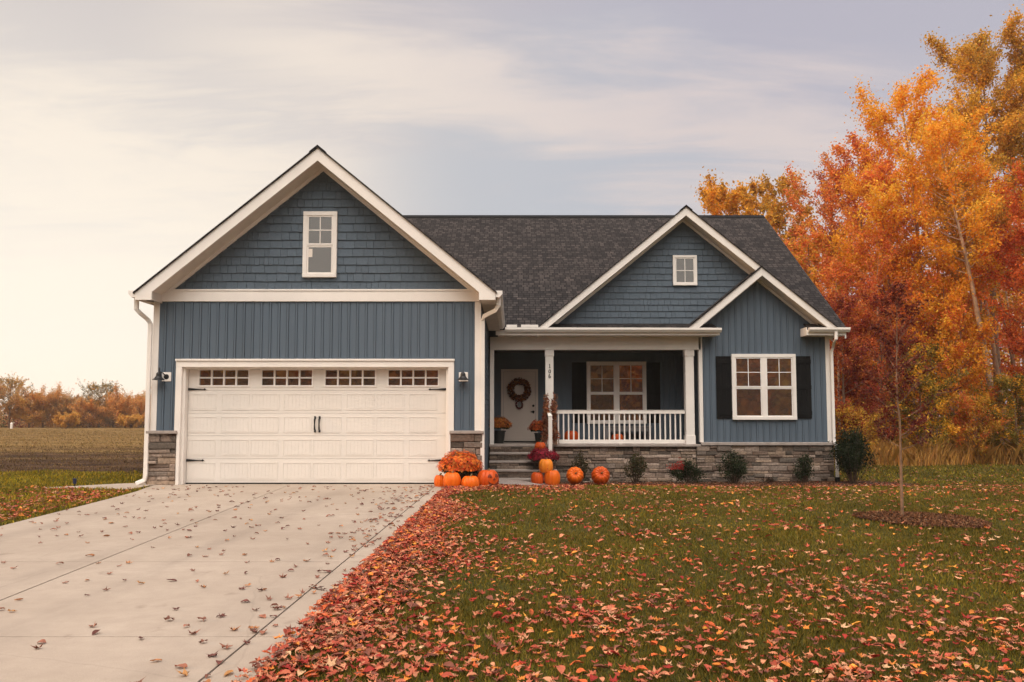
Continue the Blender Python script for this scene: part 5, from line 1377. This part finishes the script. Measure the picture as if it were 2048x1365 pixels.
def lz(x, y, surf):
    return .016 if surf == 'drive' else float(H(x, y)) + rng.uniform(.006, .036)
LV = []
for (x, y, s, yw, tx, ty, sh, ci, surf) in leaves:
    z = lz(x, y, surf)
    if surf == 'lawn' and -1.5 < x < -1.15: z = .02 + rng.uniform(0, .03)
    LV.append((x, y, z, s, yw, tx, ty, sh, ci, surf))
def vis(l):
    x, y, z = l[:3]; return y > 3.2 and abs(x / y) < .66 and (EYE - z) / y < .36
dist = [(l[3] / l[1] if vis(l) else 0) for l in LV]; order = np.argsort(-np.array(dist)); near = set(order[:300].tolist())
def rotm_(yw, tx, ty): return (Matrix.Rotation(yw, 3, 'Z') @ Matrix.Rotation(tx, 3, 'X') @ Matrix.Rotation(ty, 3, 'Y'))
cache = {}
Vs, Fs, Cs = [], [], []; q = 0
for i, l in enumerate(LV):
    x, y, z, s, yw, tx, ty, sh, ci, surf = l
    colr = LP[ci] if surf == 'lawn' else DP[ci]; V_, T_ = shp[sh]
    if i in near:
        key = (sh, ci, surf)
        if key not in cache: cache[key] = npmesh('fallen_leaf', V_, T_, np.tile(np.array(colr), (len(V_), 1)), 'fallen', True)
        o = bpy.data.objects.new('fallen_leaf', cache[key]); COL.objects.link(o); o.location = (x, y, z); o.scale = (s, s, s); o.rotation_euler = (tx, ty, yw)
        kind = 'lobed' if sh in (4, 5, 6, 7, 10, 11, 12, 13) else 'oval'
        tag(o, f"curled {kind} {LN[ci]} fallen leaf on the foreground grass" if surf == 'lawn' else f"curled {kind} {DNm[ci]} fallen leaf lying on the concrete driveway", 'leaf', 'fallen leaves in the foreground')
    else:
        Rm = np.array(rotm_(yw, tx, ty)); v = (V_ * s) @ Rm.T; v[:, 2] -= v[:, 2].min() * .7; v += (x, y, z)
        Vs.append(v); Fs.append(T_ + q); q += len(v); Cs.append(np.tile(np.clip(np.array(colr) * rng.uniform(.75, 1.2), 0, .9), (len(v), 1)))
tag(link('fallen_leaves', npmesh('fallen_leaves', np.concatenate(Vs), np.concatenate(Fs), np.concatenate(Cs), 'fallen', True)), 'litter of red, orange and tan fallen leaves over lawn and driveway edge', 'leaves', kind='stuff')
for o in bpy.data.objects:
    if '_w' in o: del o['_w']
# ------------------------------------------------------------------ haze: warm evening air round the whole place
mb = MB(); mb.box(-140, 75, -48, 125, -6.5, 19)
m = bpy.data.materials.new('evening_haze'); m.use_nodes = True; nt = m.node_tree; nt.nodes.clear()
pv = nt.nodes.new('ShaderNodeVolumePrincipled'); pv.inputs['Color'].default_value = (1.0, .93, .82, 1); pv.inputs['Density'].default_value = HAZE; pv.inputs['Anisotropy'].default_value = .35
om = nt.nodes.new('ShaderNodeOutputMaterial'); nt.links.new(pv.outputs[0], om.inputs['Volume'])
if HAZE > 0: tag(mb.obj('haze', m, None), 'thin warm evening haze', 'haze', kind='stuff')
